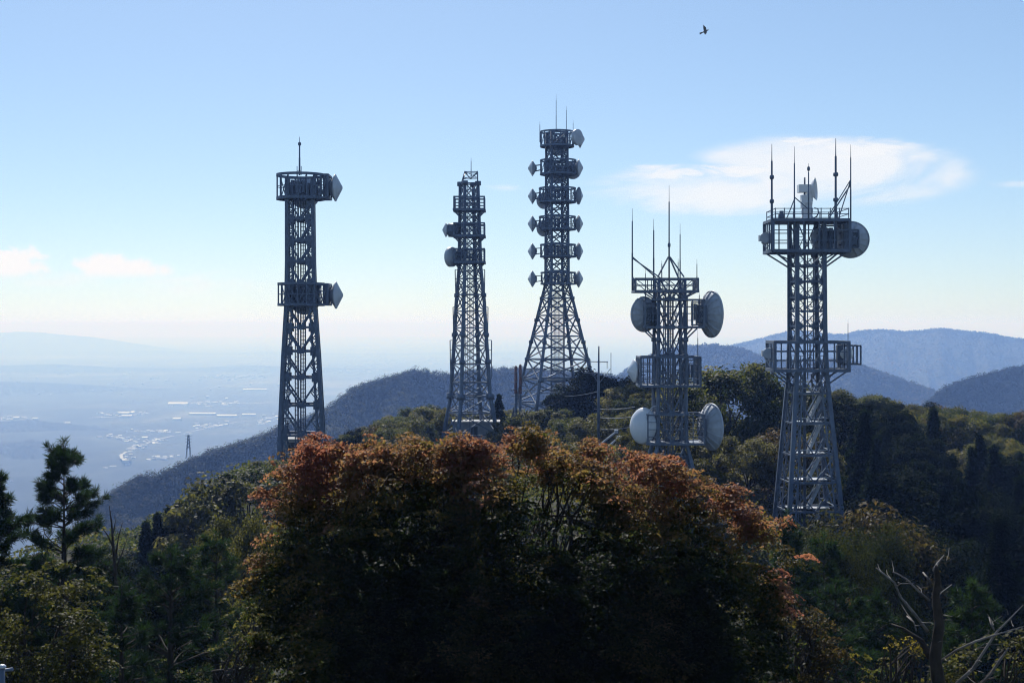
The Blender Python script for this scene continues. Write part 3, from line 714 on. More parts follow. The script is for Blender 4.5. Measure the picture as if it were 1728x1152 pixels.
m = MB(); m.tube([T.pt(1092 + 14 * (1 - cos(a)), 699 - 16 * sin(a), -1.2) for a in np.linspace(0, pi * .8, 12)], .05, 6); T.build(m, 'hoop_rail', STEEL_L)

# ---- rightmost tower: five rods and a white tracking dish on the deck
T = Tower('lattice_tower', 'tower with a white tracking dish and tall rods on its top deck, rightmost tower', 1363, 905, 120, 4.5, TG)
T.prof = [(374, 32.5), (560, 33.5), (630, 36), (890, 66), (905, 68)]
T.axis = [(374, 1361), (905, 1364)]
lv = [374, 428, 449, 475, 502, 525, 550, 575, 625, 662, 712, 765, 810, 858, 905]
T.legs(.34, STEEL_D, nodes=(428, 475, 502, 550, 575, 625), gus=.46)
T.bays(lv[:9], 'K', .085, STEEL_D, hz=.13, mid=.24); T.bays(lv[8:], 'K', .10, STEEL_D, hz=.14)
for k in range(4):
    m = MB(); Y_ = list(np.linspace(632, 905, 15))
    for f in (1, -1):
        e = unit((T.corner(k + f, 700) - T.corner(k, 700)) * np.array((1, 1, 0))) * .55
        for i in range(len(Y_) - 1):
            a_, b_ = T.corner(k, Y_[i]), T.corner(k, Y_[i + 1]); m.beam(a_ + e, b_ + e, .12)
            m.beam(a_, a_ + e, .1); m.beam(b_, a_ + e, .07)
    T.build(m, 'lattice_chord', STEEL)
T.rod(1357, 300, 905, .27, STEEL, -.2, (449, 502), .9, 'cable_mast'); T.ladder(1364, 1374, 428, 640, .3, STEEL_D, .4, .08); T.ladder(1348, 1352, 600, 900, .2, STEEL, .4, .07)
def plat5(x0, x1, a, b, dp, topw):
    T.square_deck(x0, x1, a, b, dp, STEEL_D, 0, 2, 5, .26, topw, y=0)
    for xl, xs in ((1335, x0 + 4), (1389, x1 - 4)):
        for yy_ in (-1, 1):
            m = MB(); m.beam(T.pt(xl, b + 26, yy_ * 1.0), T.pt(xs, b + 2, yy_ * dp * .45), .12); m.beam(T.pt(xl, b + 12, yy_), T.pt((xl + xs) / 2, b + 2, yy_ * dp * .45), .09)
            T.build(m, 'bracket', STEEL_D)
plat5(1297, 1424, 374, 425, 4.2, .24); plat5(1301, 1424, 577, 624, 3.8, .24)
m = MB(); m.box(T.pt(1361, 374.5, 0), 6.2, 4.1, .2)
T.build(m, 'top_deck', STEEL_D)
m = MB()
for k in range(9):
    x = 1301 + k * 15.2
    for yy_ in (-2, 2): m.beam(T.pt(x, 373, yy_), T.pt(x, 354, yy_), .07)
for z in (355, 364):
    for yy_ in (-2, 2): m.beam(T.pt(1301, z, yy_), T.pt(1423, z, yy_), .06)
    for x in (1301, 1423): m.beam(T.pt(x, z, -2), T.pt(x, z, 2), .06)
T.build(m, 'deck_railing', STEEL)
for x, a, b, wd, nd in ((1295.5, 248, 426, .2, (303, 343)), (1333, 252, 430, .14, ()), (1356.5, 280, 372, .13, (289,)), (1402.5, 238, 426, .23, (298, 340)), (1426.5, 249, 385, .13, ())):
    T.rod(x, a, b, wd, STEEL if x > 1340 else STEEL_D, -1.9 if x != 1402.5 else -1.7, nd, .4)
T.stays([(T.pt(1334, 337, -1.9), T.pt(1320, 372, -1.9)), (T.pt(1334, 337, -1.9), T.pt(1356, 356, -1.9)), (T.pt(1426, 308, -1.9), T.pt(1390, 368, -1.7)), (T.pt(1426, 310, -1.9), T.pt(1407, 372, -1.7)), (T.pt(1426, 316, -1.9), T.pt(1398, 372, .5))], .08, STEEL)
# white tracking dish
m = MB()
m.lathe(T.pt(1362, 371, 0), (0, 0, 1), [(0, 0), (.62, 0), (.58, .15), (.45, .3), (.44, .55), (.5, .6), (.48, .95), (.4, 1.0), (.38, 1.3), (.46, 1.35), (.46, 1.6), (0, 1.65)], 20)
m.box(T.pt(1361, 335, 0), .95, .7, .55); m.box(T.pt(1354, 346, -.2), .35, .35, .5); m.box(T.pt(1367, 352, 0), .3, .4, .9)
trk = T.build(m, 'tracking_dish', WHITE)
m = MB(); m.box(T.pt(1360, 318.5, 0), 1.35, .9, .64); m.box(T.pt(1350, 318, 0), .25, .7, .48); m.box(T.pt(1366, 327, 0), .5, .6, .35)
T.build(m, 'housing', WHITE, trk)
m = MB(); c = T.pt(1374, 319, 0); axd = unit((1, -.38, .06)); q = [(.2, -.42), (.42, -.3), (.66, -.16), (.82, -.02), (.94, .1)]
m.lathe(c, axd, [(0, -.46)] + q + [(.96, .13), (.92, .13)] + [(a * .95, b_ + .05) for a, b_ in q[::-1][1:]] + [(0, -.36)], 36)
T.build(m, 'reflector', WHITE, trk)
m = MB(); m.tube([T.pt(1372, 352, -.5), T.pt(1378, 353, -.5), T.pt(1379, 360, -.5), T.pt(1376, 366, -.5), T.pt(1370, 370, -.5)], .06, 8); T.build(m, 'cable', STEEL_D, trk)
m = MB(); m.tube([T.pt(1315, 373, -1), T.pt(1315, 362, -1)], .28, 10); m.box(T.pt(1315, 360, -1), .3, .3, .25); T.build(m, 'deck_box', STEEL_D)
T.dish(1441, 403, 1.55, (.3, .95, 0), 'para', 1.2, DISH, T.pt(1428, 403, .3))
m = MB()
for a, b in (((1428, 388), (1449, 388)), ((1428, 417), (1449, 417)), ((1449, 388), (1449, 417)), ((1428, 388), (1428, 417)), ((1428, 402), (1449, 402))): m.beam(T.pt(*a, .1), T.pt(*b, .1), .15)
m.box(T.pt(1427, 400, .1), .5, .7, 2.2); m.box(T.pt(1436, 398, .2), .35, .5, .6); m.box(T.pt(1441, 408, .3), .5, .5, .5)
T.build(m, 'dish_support', STEEL_D)
T.dish(1392, 401, .98, (.25, .97, 0), 'dome', .9, DISH, T.pt(1385, 400, .1))
T.gear(1379, 1412, 380, 422, -.5, STEEL_D, 4, dp=.4)
for x, z, zz in ((1287, 402, 400), (1292, 596, 596)):
    T.dish(x + 3, z, .45, (.15, -.95, .1), 'drum', -.3, DISH, T.pt(1300, z, -.2)); m = MB(); m.box(T.pt(x - 1, z, 0), .55, .55, .5); m.box(T.pt(x + 9, z, 0), .5, .5, .9)
    m.beam(T.pt(x - 2, z + 7, 0), T.pt(1299, z + 22, 0), .08); m.beam(T.pt(x + 4, z + 6, 0), T.pt(1299, z + 15, 0), .07); T.build(m, 'radio_unit', STEEL_L)
m = MB()
for yy_ in (-.7, .7):
    for a, b in (((1420, 583), (1449, 583)), ((1420, 614), (1449, 614)), ((1449, 583), (1449, 614)), ((1443, 583), (1443, 614)), ((1422, 575), (1422, 628))): m.beam(T.pt(*a, yy_), T.pt(*b, yy_), .13)
for z in (583, 614): m.beam(T.pt(1449, z, -.7), T.pt(1449, z, .7), .12)
m.box(T.pt(1416, 597, 0), .45, .6, 1.5)
T.build(m, 'dish_cage', STEEL_D)
T.dish(1424, 597, .42, (-.2, -.97, 0), 'drum', -.5, DISH_W, T.pt(1417, 597, 0)); T.dish(1434, 596, .48, (.9, -.43, 0), 'dome', -.3, DISH_W, T.pt(1424, 597, 0))
T.rod(1431, 539, 583, .06, STEEL_D, 0)
for z, f in ((662, .8), (712, .85), (765, .9), (810, .9), (858, .92)):
    m = MB(); r = T.R(z) * .62
    m.box((T.X(T.cen(z)) + .1, .5 * r, T.Z(z)), r * 2 * f, r * .8, .07); m.beam(T.pt(T.cen(z) - r / T.s, z + 1.5, -r * .85), T.pt(T.cen(z) + r / T.s, z + 1.5, -r * .85), .14)
    m.beam(T.pt(T.cen(z) - r / T.s, z - 8, -r * .8), T.pt(T.cen(z) + r / T.s, z - 8, -r * .8), .07); m.beam(T.pt(T.cen(z) + r / T.s, z - 8, r * .8), T.pt(T.cen(z) + r / T.s, z - 8, -r * .8), .07)
    T.build(m, 'landing', STEEL_L)  # sunlight on the landing is painted in by the paler steel
for a, b in ((712, 668), (765, 714), (810, 767), (858, 812), (900, 862)):
    m = MB(); p0, p1 = T.pt(1362, a, -.3), T.pt(1385, b, -.3)
    m.beam(p0, p1, .1, .22); m.beam(p0 + (0, .6, 0), p1 + (0, .6, 0), .1, .22); m.beam(p0 + (0, 0, .9), p1 + (0, 0, .9), .06)
    for q in range(1, 8): f = q / 8; m.beam(p0 + (p1 - p0) * f, p0 + (p1 - p0) * f + (0, .6, 0), .2, .04)
    T.build(m, 'stair', STEEL_L)  # paler steel paints the stair as sunlit

# ------------------------------------------------------------------ plants
def limb(m, p, q, r0, r1, bend=.12, n=6, seg=5):
    p, q = np.asarray(p, float), np.asarray(q, float); Ln = np.linalg.norm(q - p); off = rng.normal(0, bend * Ln * .5, 3)
    pts = [p + (q - p) * f + off * sin(pi * f) + rng.normal(0, .012 * Ln, 3) * (0 < f < 1) for f in np.linspace(0, 1, seg)]
    m.tube(pts, list(np.linspace(r0, r1, seg)), n); return pts

def broad_proto(H, W, nclump, nleaf, leaf, mat, seed, base=.3, flat=1.0, open_=.12, name='broadleaf_tree', ragged=.2):
    global rng
    keep = rng; rng = np.random.RandomState(seed)
    root = empty(name, (0, 0, 0))
    d = nrm(rn(nclump) + np.array((0, 0, .35))); hz = (1 - base) / 2
    rad = rng.uniform(.62, 1.0, nclump) ** .8
    lob = 1 + ragged * np.sin(d[:, 0] * 5 + seed) * np.cos(d[:, 1] * 4 + seed * 2) + rng.normal(0, ragged * .35, nclump)
    c = d * (rad * lob)[:, None] * np.array((W / 2, W / 2, H * hz * flat)) + np.array((0, 0, H * (base + hz)))
    c[:, 2] = np.maximum(c[:, 2], H * base * .75)
    cr = W * rng.uniform(.085, .17, nclump); keepc = rng.rand(nclump) > open_
    c, cr, d = c[keepc], cr[keepc], d[keepc]; n = len(c)
    k = nleaf // n; D = nrm(rn(n * k)); rr_ = rng.uniform(.35, 1.1, (n * k, 1))
    off = D * rr_ * np.repeat(cr, k)[:, None]; off[:, 2] *= .72
    C = np.repeat(c, k, 0) + off
    Nv = np.repeat(d, k, 0) * .35 + D * .45 + rn(n * k) * .55 + np.array((0, 0, .45))
    tint = np.repeat(.36 + rng.normal(0, .13, n), k) + rng.normal(0, .10, n * k) + .10 * (off[:, 2] / np.repeat(cr, k))
    C[:, 2] = H * .12 + (C[:, 2] - H * .12) * (H * .88) / (np.percentile(C[:, 2], 99.7) - H * .12)
    V = leaves(C, leaf * rng.uniform(.55, 1.3, n * k), Nv, rng.uniform(.42, .75))
    link_mesh('crown', quads_mesh('crown', V, tint, mat), None, root)
    m = MB(); top = np.array((0, 0, H * (base + .12)))
    limb(m, (0, 0, -.8), top, H * .022 + .05, H * .015 + .03, .05, 8)
    for j in rng.choice(n, min(n, 14), replace=False): limb(m, top * rng.uniform(.75, 1.0), c[j], H * .010, .02, .15, 5)
    m.build('trunk', BARK, root)
    rng = keep; root['H'] = H; root['W'] = W; return root

def conifer_proto(H, W, nq, leaf, mat, seed, name='cedar_tree', base=.08, spire=1.05):
    global rng
    keep = rng; rng = np.random.RandomState(seed); root = empty(name, (0, 0, 0))
    nb = 150; z = H * (base + (1 - base) * rng.rand(nb) ** .9); R = W / 2 * np.maximum(.03, 1 - (z / H - base) / (1 - base)) ** spire * rng.uniform(.7, 1.15, nb)
    a = rng.rand(nb) * 2 * pi; k = nq // nb
    t = rng.rand(nb, k) ** .6
    droop = -.25 * t ** 1.5
    x = R[:, None] * t; sp_ = (.08 + .08 * (1 - t)) * (W * .25 + R[:, None] * .5)
    C = np.stack((np.cos(a)[:, None] * x, np.sin(a)[:, None] * x, z[:, None] + R[:, None] * droop), -1) + rng.normal(size=(nb, k, 3)) * sp_[..., None] * np.array((1, 1, .8))
    T_ = np.stack((np.cos(a)[:, None] + 0 * t, np.sin(a)[:, None] + 0 * t, -.5 + 0 * t), -1) + rng.normal(size=(nb, k, 3)) * .5
    C = C.reshape(-1, 3); T_ = T_.reshape(-1, 3); n = len(C)
    C = np.concatenate((C, np.stack((rng.normal(0, .05, 30), rng.normal(0, .05, 30), H * rng.uniform(.93, 1.03, 30)), 1))); T_ = np.concatenate((T_, np.tile((0, 0, 1.), (30, 1)) + rn(30) * .4))
    tint = np.concatenate((np.repeat(.4 + rng.normal(0, .13, nb), k) + rng.normal(0, .12, n), np.full(30, .55)))
    V = leaves(C, leaf * rng.uniform(.6, 1.3, n + 30), np.cross(T_, rn(n + 30)), .38, T_)
    link_mesh('crown', quads_mesh('crown', V, tint, mat), None, root)
    m = MB(); m.tube([(0, 0, -.8), (0, 0, H * .5), (0, 0, H * .96)], [H * .018 + .04, H * .012 + .02, .02], 7); m.build('trunk', BARK, root)
    rng = keep; root['H'] = H; root['W'] = W; return root

def pine_tree(loc, H, W, seed, label, crownbase=.25, gap=.52, per=5, tuft=34, nl=.11, group=None, name='pine_tree', lean=(0, 0), tw=.011):
    global rng
    keep = rng; rng = np.random.RandomState(seed); root = empty(name, loc); tag(root, label, 'tree', group)
    m = MB(); top = np.array((lean[0], lean[1], H)); ax = lambda z: np.array((lean[0] * (z / H) ** 2, lean[1] * (z / H) ** 2, z))
    m.tube([ax(z) if z > 0 else np.array((0, 0, z)) for z in (-.8, H * .2, H * .4, H * .6, H * .8, H)], [H * .017 + .05, H * .016 + .03, H * .013 + .02, H * .009 + .015, .03, .012], 8)
    tips = []; z = H * crownbase
    while z < H * .97:
        f = (z / H - crownbase) / (1 - crownbase); R = W / 2 * (1 - f) ** .85 * (.7 + .3 * min(1, f * 4)) + .16
        for j in range(per if f < .8 else per - 1):
            a = rng.rand() * 2 * pi; ln = R * rng.uniform(.45, 1.3); p = ax(z + rng.uniform(-.1, .1)); rise = rng.uniform(.15, .6) * (.55 + f)
            q = p + np.array((cos(a) * ln, sin(a) * ln, ln * rise))
            pts = limb(m, p, q, .018 + .012 * (1 - f), .008, .10, 5, 5); tips.append((q, q - pts[-2]))
            nsub = int(1.2 + ln * 2.8)
            for i in range(nsub):
                g = rng.uniform(.5, 1.0); b0 = p + (q - p) * g; dv = np.array((cos(a + rng.uniform(-1.2, 1.2)), sin(a + rng.uniform(-1.2, 1.2)), rng.uniform(.15, .8))) * rng.uniform(.12, .34) * (.6 + ln * .35)
                m.tube([b0, b0 + dv], [.008, .005], 4); tips.append((b0 + dv, dv))
        z += gap * rng.uniform(.75, 1.2) * (1 - .45 * f)
    tips.append((top + (0, 0, .1), np.array((0, 0, 1.)))); tips.append((top - (0, 0, .15), np.array((0, 0, 1.))))
    Ct = np.array([t_[0] for t_ in tips]); Dt = nrm(np.array([t_[1] for t_ in tips])); n = len(Ct)
    C0 = np.repeat(Ct, tuft, 0) - np.repeat(Dt, tuft, 0) * rng.rand(n * tuft, 1) * .20
    T_ = nrm(np.repeat(Dt, tuft, 0) * .9 + nrm(rn(n * tuft)) * .95); Ln = nl * rng.uniform(.7, 1.2, (n * tuft, 1))
    V = leaves(C0 + T_ * Ln, Ln[:, 0], np.cross(T_, rn(n * tuft)), tw / nl, T_)
    tint = np.repeat(.42 + rng.normal(0, .12, n), tuft) + rng.normal(0, .12, n * tuft)
    link_mesh('crown', quads_mesh('crown', V, tint, L_PINE), None, root); m.build('trunk', BARK, root)
    rng = keep; return root

# ---- the red maple in front: a wide, many-lobed crown
def big_tree(name, label, d, base_px, lobes, mat, seed, leaf, nper, tintf, nbr=3, sprayR=.24, dens=1.0, trunk_r=.16, cat='tree'):
    global rng
    keep = rng; rng = np.random.RandomState(seed); s = d / F
    bx = (base_px - CX) * s; zb = g1(bx, d); root = empty(name, (bx, d, zb)); tag(root, label, cat)
    Cs, Ds, ends = [], [], []
    for (px, py, rx, ry, dy_) in lobes:
        c = np.array(((px - CX) * s - bx, dy_, (HY - py) * s - zb)); R = np.array((rx * s, (rx + ry) * .5 * s * 1.05, ry * s))
        ns = 3 + int(dens * 58 * (R[0] * R[1] + R[1] * R[2] + R[0] * R[2]) / 3 * 4 * .5)
        dd = nrm(rn(ns) + np.array((0, 0, .25))); rr_ = 1 - .75 * rng.rand(ns) ** 1.8 + rng.normal(0, .07, ns)
        Cs.append(c + dd * R * rr_[:, None]); Ds.append(dd); ends.append(c)
    C = np.concatenate(Cs); D = np.concatenate(Ds)
    hmin = .44 - .13 * np.clip((C[:, 2].max() - 1.6 - C[:, 2]) / .8, 0, 1)
    hole = vnoise(C[:, 0] * 1.9 + C[:, 1] * .8 + 40, C[:, 2] * 2.3 + 9) * .5 + vnoise(C[:, 1] * 1.6 - C[:, 2] * .8 + 70, C[:, 0] * .9 + 3) * .5 + rng.normal(0, .06, len(C))
    C, D = C[hole > hmin], D[hole > hmin]; n = len(C)
    k = nper; disc = nrm(rn(n * k) * np.array((1, 1, .28))) * np.sqrt(rng.rand(n * k, 1)) * sprayR * np.repeat(rng.uniform(.6, 1.35, n), k)[:, None]
    up = nrm(D * .4 + rn(n) * .3 + np.array((0, 0, .9)))
    disc = disc - np.repeat(up, k, 0) * (disc * np.repeat(up, k, 0)).sum(1, keepdims=True) * .75
    Pn = np.repeat(C, k, 0) + disc; Pn[:, 2] -= .35 * (np.linalg.norm(disc, axis=1) ** 2) / sprayR
    Nv = np.repeat(up, k, 0) + rn(n * k) * .55
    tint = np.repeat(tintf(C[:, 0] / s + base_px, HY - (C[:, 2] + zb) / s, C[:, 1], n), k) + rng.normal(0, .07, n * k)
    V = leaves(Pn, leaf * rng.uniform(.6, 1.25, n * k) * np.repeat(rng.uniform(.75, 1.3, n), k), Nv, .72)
    link_mesh('crown', quads_mesh('crown', V, tint, mat), None, root)
    m = MB(); fork = np.array((0, 0, max(.8, .28 * (C[:, 2].max()))))
    limb(m, (0, 0, -.6), fork, trunk_r * 1.25, trunk_r, .05, 10)
    for j, e in enumerate(ends[:50]):
        e = fork + (e - fork) * .82; f = rng.uniform(.7, 1.0); pts = limb(m, fork * f, e, trunk_r * rng.uniform(.3, .5), .03, .16, 7, 7)
        near = np.where(np.linalg.norm((C - e), axis=1) < 1.3)[0]
        for i in rng.choice(near, min(len(near), nbr * 4), replace=False):
            limb(m, pts[rng.randint(3, 7)], C[i], .022, .006, .14, 5, 5)
    m.build('trunk', BARK, root)
    rng = keep; return root
LOB = [(500, 868, 74, 92, 0), (462, 905, 48, 66, .4), (560, 840, 84, 76, .6), (640, 838, 92, 74, -.7), (700, 808, 70, 56, .4), (775, 826, 92, 74, -.4), (880, 824, 84, 74, .8), (850, 850, 80, 70, -1.1), (955, 826, 86, 74, .2),
       (1035, 852, 86, 76, -.6), (1100, 858, 80, 70, .5), (1175, 876, 70, 66, 0), (1232, 896, 52, 54, -.4), (1270, 935, 42, 62, .3), (480, 990, 56, 80, -.3), (1290, 1010, 46, 90, 0), (700, 930, 150, 96, -1.2), (900, 940, 160, 110, -1.4), (1070, 970, 150, 100, -1.2),
       (488, 800, 34, 40, .3), (522, 784, 36, 36, -.5), (590, 796, 42, 34, .2), (655, 782, 42, 36, -.4), (705, 776, 36, 32, .6), (762, 778, 42, 34, .1), (822, 770, 40, 32, -.5), (885, 770, 34, 34, .1), (930, 780, 40, 32, .5), (988, 778, 40, 32, -.3), (1050, 794, 44, 34, .3), (1112, 800, 42, 34, -.4), (1172, 816, 44, 34, .2), (1228, 852, 36, 36, 0), (1276, 894, 34, 34, .3),
       (570, 960, 100, 100, -.9), (1190, 980, 90, 90, -.8), (760, 1070, 200, 130, -1.2), (980, 1090, 190, 130, -1.1), (560, 1090, 100, 110, -.8), (1180, 1100, 110, 110, -.9), (1290, 1110, 50, 70, 0), (850, 1200, 300, 110, -.4), (620, 1080, 110, 100, -2.0), (740, 1000, 110, 100, -2.1), (860, 1060, 120, 110, -2.3), (1000, 1030, 110, 100, -2.1), (1130, 1070, 100, 100, -1.8), (700, 1160, 150, 90, -2.2), (960, 1170, 160, 90, -2.2), (1190, 1160, 110, 80, -1.6)]
for k_ in range(95):                    # loose shoots that break the outline
    x_ = rng.uniform(440, 1312); e_ = np.interp(x_, [430, 480, 520, 600, 700, 800, 880, 960, 1060, 1180, 1250, 1330], [870, 780, 758, 772, 756, 758, 748, 758, 778, 808, 852, 945])
    LOB.append((x_, e_ + rng.uniform(-14, 16), rng.uniform(7, 17), rng.uniform(12, 26), rng.uniform(-.9, .6)))
for k_ in range(26):
    e_ = rng.uniform(850, 1130); LOB.append((rng.choice((442, 1312)) + rng.normal(0, 10), e_, rng.uniform(14, 26), rng.uniform(8, 16), rng.uniform(-.6, .6)))
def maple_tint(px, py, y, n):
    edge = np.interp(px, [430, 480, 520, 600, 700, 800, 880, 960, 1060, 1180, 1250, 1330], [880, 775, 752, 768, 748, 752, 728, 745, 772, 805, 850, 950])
    dep = py - edge                                   # depth below the turned outer leaves; lower tint also paints in shade
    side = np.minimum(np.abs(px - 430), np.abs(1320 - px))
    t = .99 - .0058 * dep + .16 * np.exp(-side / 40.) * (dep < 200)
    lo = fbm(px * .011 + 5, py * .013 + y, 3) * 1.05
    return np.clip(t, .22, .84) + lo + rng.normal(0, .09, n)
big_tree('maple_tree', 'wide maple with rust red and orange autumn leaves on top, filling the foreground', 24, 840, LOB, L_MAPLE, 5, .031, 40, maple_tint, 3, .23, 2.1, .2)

def flat_tint(a, v): return lambda px, py, y, n: a + fbm(px * .012, py * .014, 3) * v + rng.normal(0, .1, n)
big_tree('broadleaf_tree', 'bushy olive broadleaf tree filling the lower left corner', 27, 60, [(30, 1010, 70, 62, 0), (95, 1005, 72, 54, .5), (140, 1060, 40, 50, -.3), (-30, 1040, 60, 70, 0), (60, 1100, 110, 90, -.6), (150, 1120, 40, 50, .2), (-20, 1150, 120, 80, 0)], L_OLIVE, 8, .036, 30, flat_tint(.36, .7), 3, .24, 1.35, .1)
big_tree('maple_tree', 'small yellowing maple with thin trunk at the left foot of the big red maple', 30, 384, [(440, 1065, 46, 34, 0), (400, 1095, 40, 28, .4), (460, 1110, 50, 34, -.3), (420, 1040, 30, 22, .2), (380, 1125, 34, 24, -.3), (350, 1100, 22, 16, .2)], L_OLIVE, 9, .034, 26, flat_tint(.42, .7), 3, .24, .66, .07)
big_tree('broadleaf_tree', 'brown leaved tree hanging at the right edge of the big red maple', 27, 1345, [(1310, 935, 34, 26, 0), (1335, 960, 26, 20, .3), (1340, 1040, 46, 34, -.2), (1370, 1070, 44, 34, .4), (1400, 1100, 40, 34, 0), (1350, 1120, 50, 40, -.3), (1320, 990, 30, 26, .4)], L_BROWN, 10, .035, 28, flat_tint(.5, .6), 3, .24, 1.12, .08)
big_tree('shrub', 'bright yellow shrub behind the dead tree trunk', 29, 1520, [(1515, 1100, 34, 26, 0), (1540, 1085, 26, 18, .3), (1495, 1072, 22, 14, -.2), (1500, 1125, 44, 26, .2)], L_GOLD, 12, .03, 26, flat_tint(.36, .7), 2, .2, .8, .04, 'shrub')
big_tree('broadleaf_tree', 'light green glossy leaved bush in the lower right corner', 26, 1690, [(1700, 1110, 50, 40, 0), (1650, 1125, 40, 34, .4), (1740, 1090, 40, 40, -.2), (1620, 1150, 40, 30, .2)], L_OLIVE, 13, .036, 26, flat_tint(.45, .6), 3, .24, 1.12, .06)
big_tree('broadleaf_tree', 'pale green broadleaf shrub between the brown tree and the yellow shrub', 31, 1440, [(1430, 1115, 44, 36, 0), (1390, 1140, 40, 34, .3), (1470, 1140, 40, 30, -.3)], L_BROAD, 14, .036, 26, flat_tint(.55, .5), 3, .24, 1.12, .05)

# ---- pines standing nearer than the forest
def at(px, py_top, d):
    x = (px - CX) / F * d; z0 = g1(x, d); return (x, d, z0), (HY - py_top) / F * d - z0
def near_pine(px, top, d, wpx, seed, label, **kw):
    loc, H = at(px, top, d); return pine_tree(loc, H, wpx * d / F, seed, label, **kw)
near_pine(108, 750, 42, 190, 21, 'tall young pine with tufted branches against the hazy plain at left', crownbase=.38, gap=.42, per=6, tuft=64, nl=.125)
near_pine(-12, 792, 40, 190, 22, 'pine cut off by the left edge of the picture', crownbase=.3, gap=.42, per=6, tuft=64, nl=.125)
near_pine(288, 930, 36, 190, 23, 'dark pine with a straight bare trunk left of the small yellowing maple', crownbase=.45, gap=.42, per=6, tuft=36, nl=.12)
near_pine(205, 985, 33, 130, 24, 'low dark pine beside the bushy olive tree', crownbase=.2, gap=.42, per=6, tuft=34, nl=.12)
near_pine(365, 905, 46, 170, 25, 'dark pine just left of the big red maple', crownbase=.25, gap=.46, per=6, tuft=36, nl=.13)
near_pine(1330, 868, 52, 120, 26, 'bright green pine with its top in front of the foot of the rightmost tower', crownbase=.2, gap=.45, per=6, tuft=40, nl=.13)
near_pine(1390, 905, 50, 150, 27, 'low green pine right of the bright green pine', crownbase=.1, gap=.42, per=6, tuft=40, nl=.13)
near_pine(1410, 985, 40, 170, 28, 'wide dark pine between the brown tree and the dead tree', crownbase=.15, gap=.42, per=6, tuft=40, nl=.12)
near_pine(1640, 985, 38, 170, 29, 'dark pine with level branches behind the dead tree', crownbase=.1, gap=.5, per=6, tuft=38, nl=.12)
near_pine(1480, 1000, 44, 120, 30, 'small dark pine just left of the dead tree', crownbase=.1, gap=.42, per=6, tuft=38, nl=.12)

# ---- bare trees
def px_tube(m, d, bx, zb, pts, n=7):
    s = d / F; dy_ = np.linspace(0, rng.uniform(-.5, .5), len(pts)); m.tube([np.array(((p[0] - CX) * s - bx, dy_[i], (HY - p[1]) * s - zb)) + rng.normal(0, .012, 3) * (i > 0) for i, p in enumerate(pts)], [p[2] * s / 2 for p in pts], n)
d = 22; bx = (1577 - CX) / F * d; zb = g1(bx, d)
root = empty('dead_tree', (bx, d, zb)); tag(root, 'dead tree with dark trunk and bleached bare branches, lower right', 'tree')
m = MB(); zpx = HY - zb * F / d
px_tube(m, d, bx, zb, [(1578, zpx + 20, 32), (1583, 1150, 24), (1575, 1105, 20), (1581, 1050, 17), (1573, 1002, 13), (1575, 972, 10), (1571, 958, 9), (1570, 947, 4)], 10)
px_tube(m, d, bx, zb, [(1571, 1110, 14), (1558, 1085, 9), (1535, 1065, 5), (1515, 1060, 3)])
m.build('trunk', BARK, root)
for br in ([(1566, 1066, 9), (1545, 1038, 8), (1524, 1008, 7), (1510, 985, 7), (1502, 973, 6), (1480, 959, 3)], [(1570, 1014, 7), (1550, 996, 6), (1530, 976, 5), (1512, 965, 4), (1506, 965, 2)], [(1574, 962, 7), (1586, 952, 7), (1602, 940, 3)], [(1577, 1016, 4), (1598, 1006, 3), (1620, 996, 2)],
           [(1586, 1114, 6), (1612, 1094, 6), (1642, 1076, 5), (1680, 1066, 5), (1726, 1052, 2)], [(1600, 1165, 10), (1640, 1125, 9), (1662, 1090, 8), (1676, 1064, 6), (1700, 1040, 4), (1722, 1018, 2)], [(1645, 1165, 8), (1668, 1135, 8), (1682, 1112, 7), (1689, 1085, 3)], [(1578, 1078, 7), (1583, 1068, 6), (1588, 1060, 5)], [(1568, 978, 6), (1563, 972, 5)],
           [(1512, 988, 4), (1516, 981, 3), (1532, 978, 2)], [(1545, 1064, 5), (1542, 1052, 5), (1540, 1046, 4)], [(1576, 1046, 3), (1592, 1036, 2)], [(1677, 1064, 5), (1677, 1054, 5), (1677, 1045, 4)], [(1640, 1130, 4), (1650, 1120, 2)]):
    m = MB(); br = [(a_[0] + random.uniform(-1.5, 1.5), a_[1] + random.uniform(-1.5, 1.5), a_[2] * .66 * random.uniform(.8, 1.2)) for a_ in br]; px_tube(m, d, bx, zb, br)
    for a_, b_ in zip(br[:-1], br[1:]):
        for _ in range(1):
            f = random.random(); x_, y_ = a_[0] + (b_[0] - a_[0]) * f, a_[1] + (b_[1] - a_[1]) * f; l_ = random.uniform(5, 22); an = random.uniform(-2.6, -.5)
            px_tube(m, d, bx, zb, [(x_, y_, 1.6), (x_ + cos(an) * l_ * .5, y_ + sin(an) * l_ * .5 + 1.5, 1.1), (x_ + cos(an) * l_, y_ + sin(an) * l_, .7)], 5)
    m.build('branch', DEADW, root)
d = 38; bx = (196 - CX) / F * d; zb = g1(bx, d); zpx = HY - zb * F / d
root = empty('bare_tree', (bx, d, zb)); tag(root, 'thin leafless sapling with fine twigs right of the tall young pine', 'tree')
m = MB(); px_tube(m, d, bx, zb, [(198, zpx + 20, 9), (197, 1000, 7), (194, 930, 5), (189, 880, 3), (186, 852, 1.2)])
for br in ([(195, 940, 3), (200, 905, 2), (205, 880, 1)], [(194, 930, 3), (186, 900, 2), (180, 888, 1)], [(196, 960, 3), (204, 935, 2), (209, 912, 1)], [(196, 975, 3), (180, 950, 2), (172, 938, 1)], [(191, 900, 2), (195, 880, 1), (196, 866, .8)]): px_tube(m, d, bx, zb, br)
m.build('trunk', BARK, root)

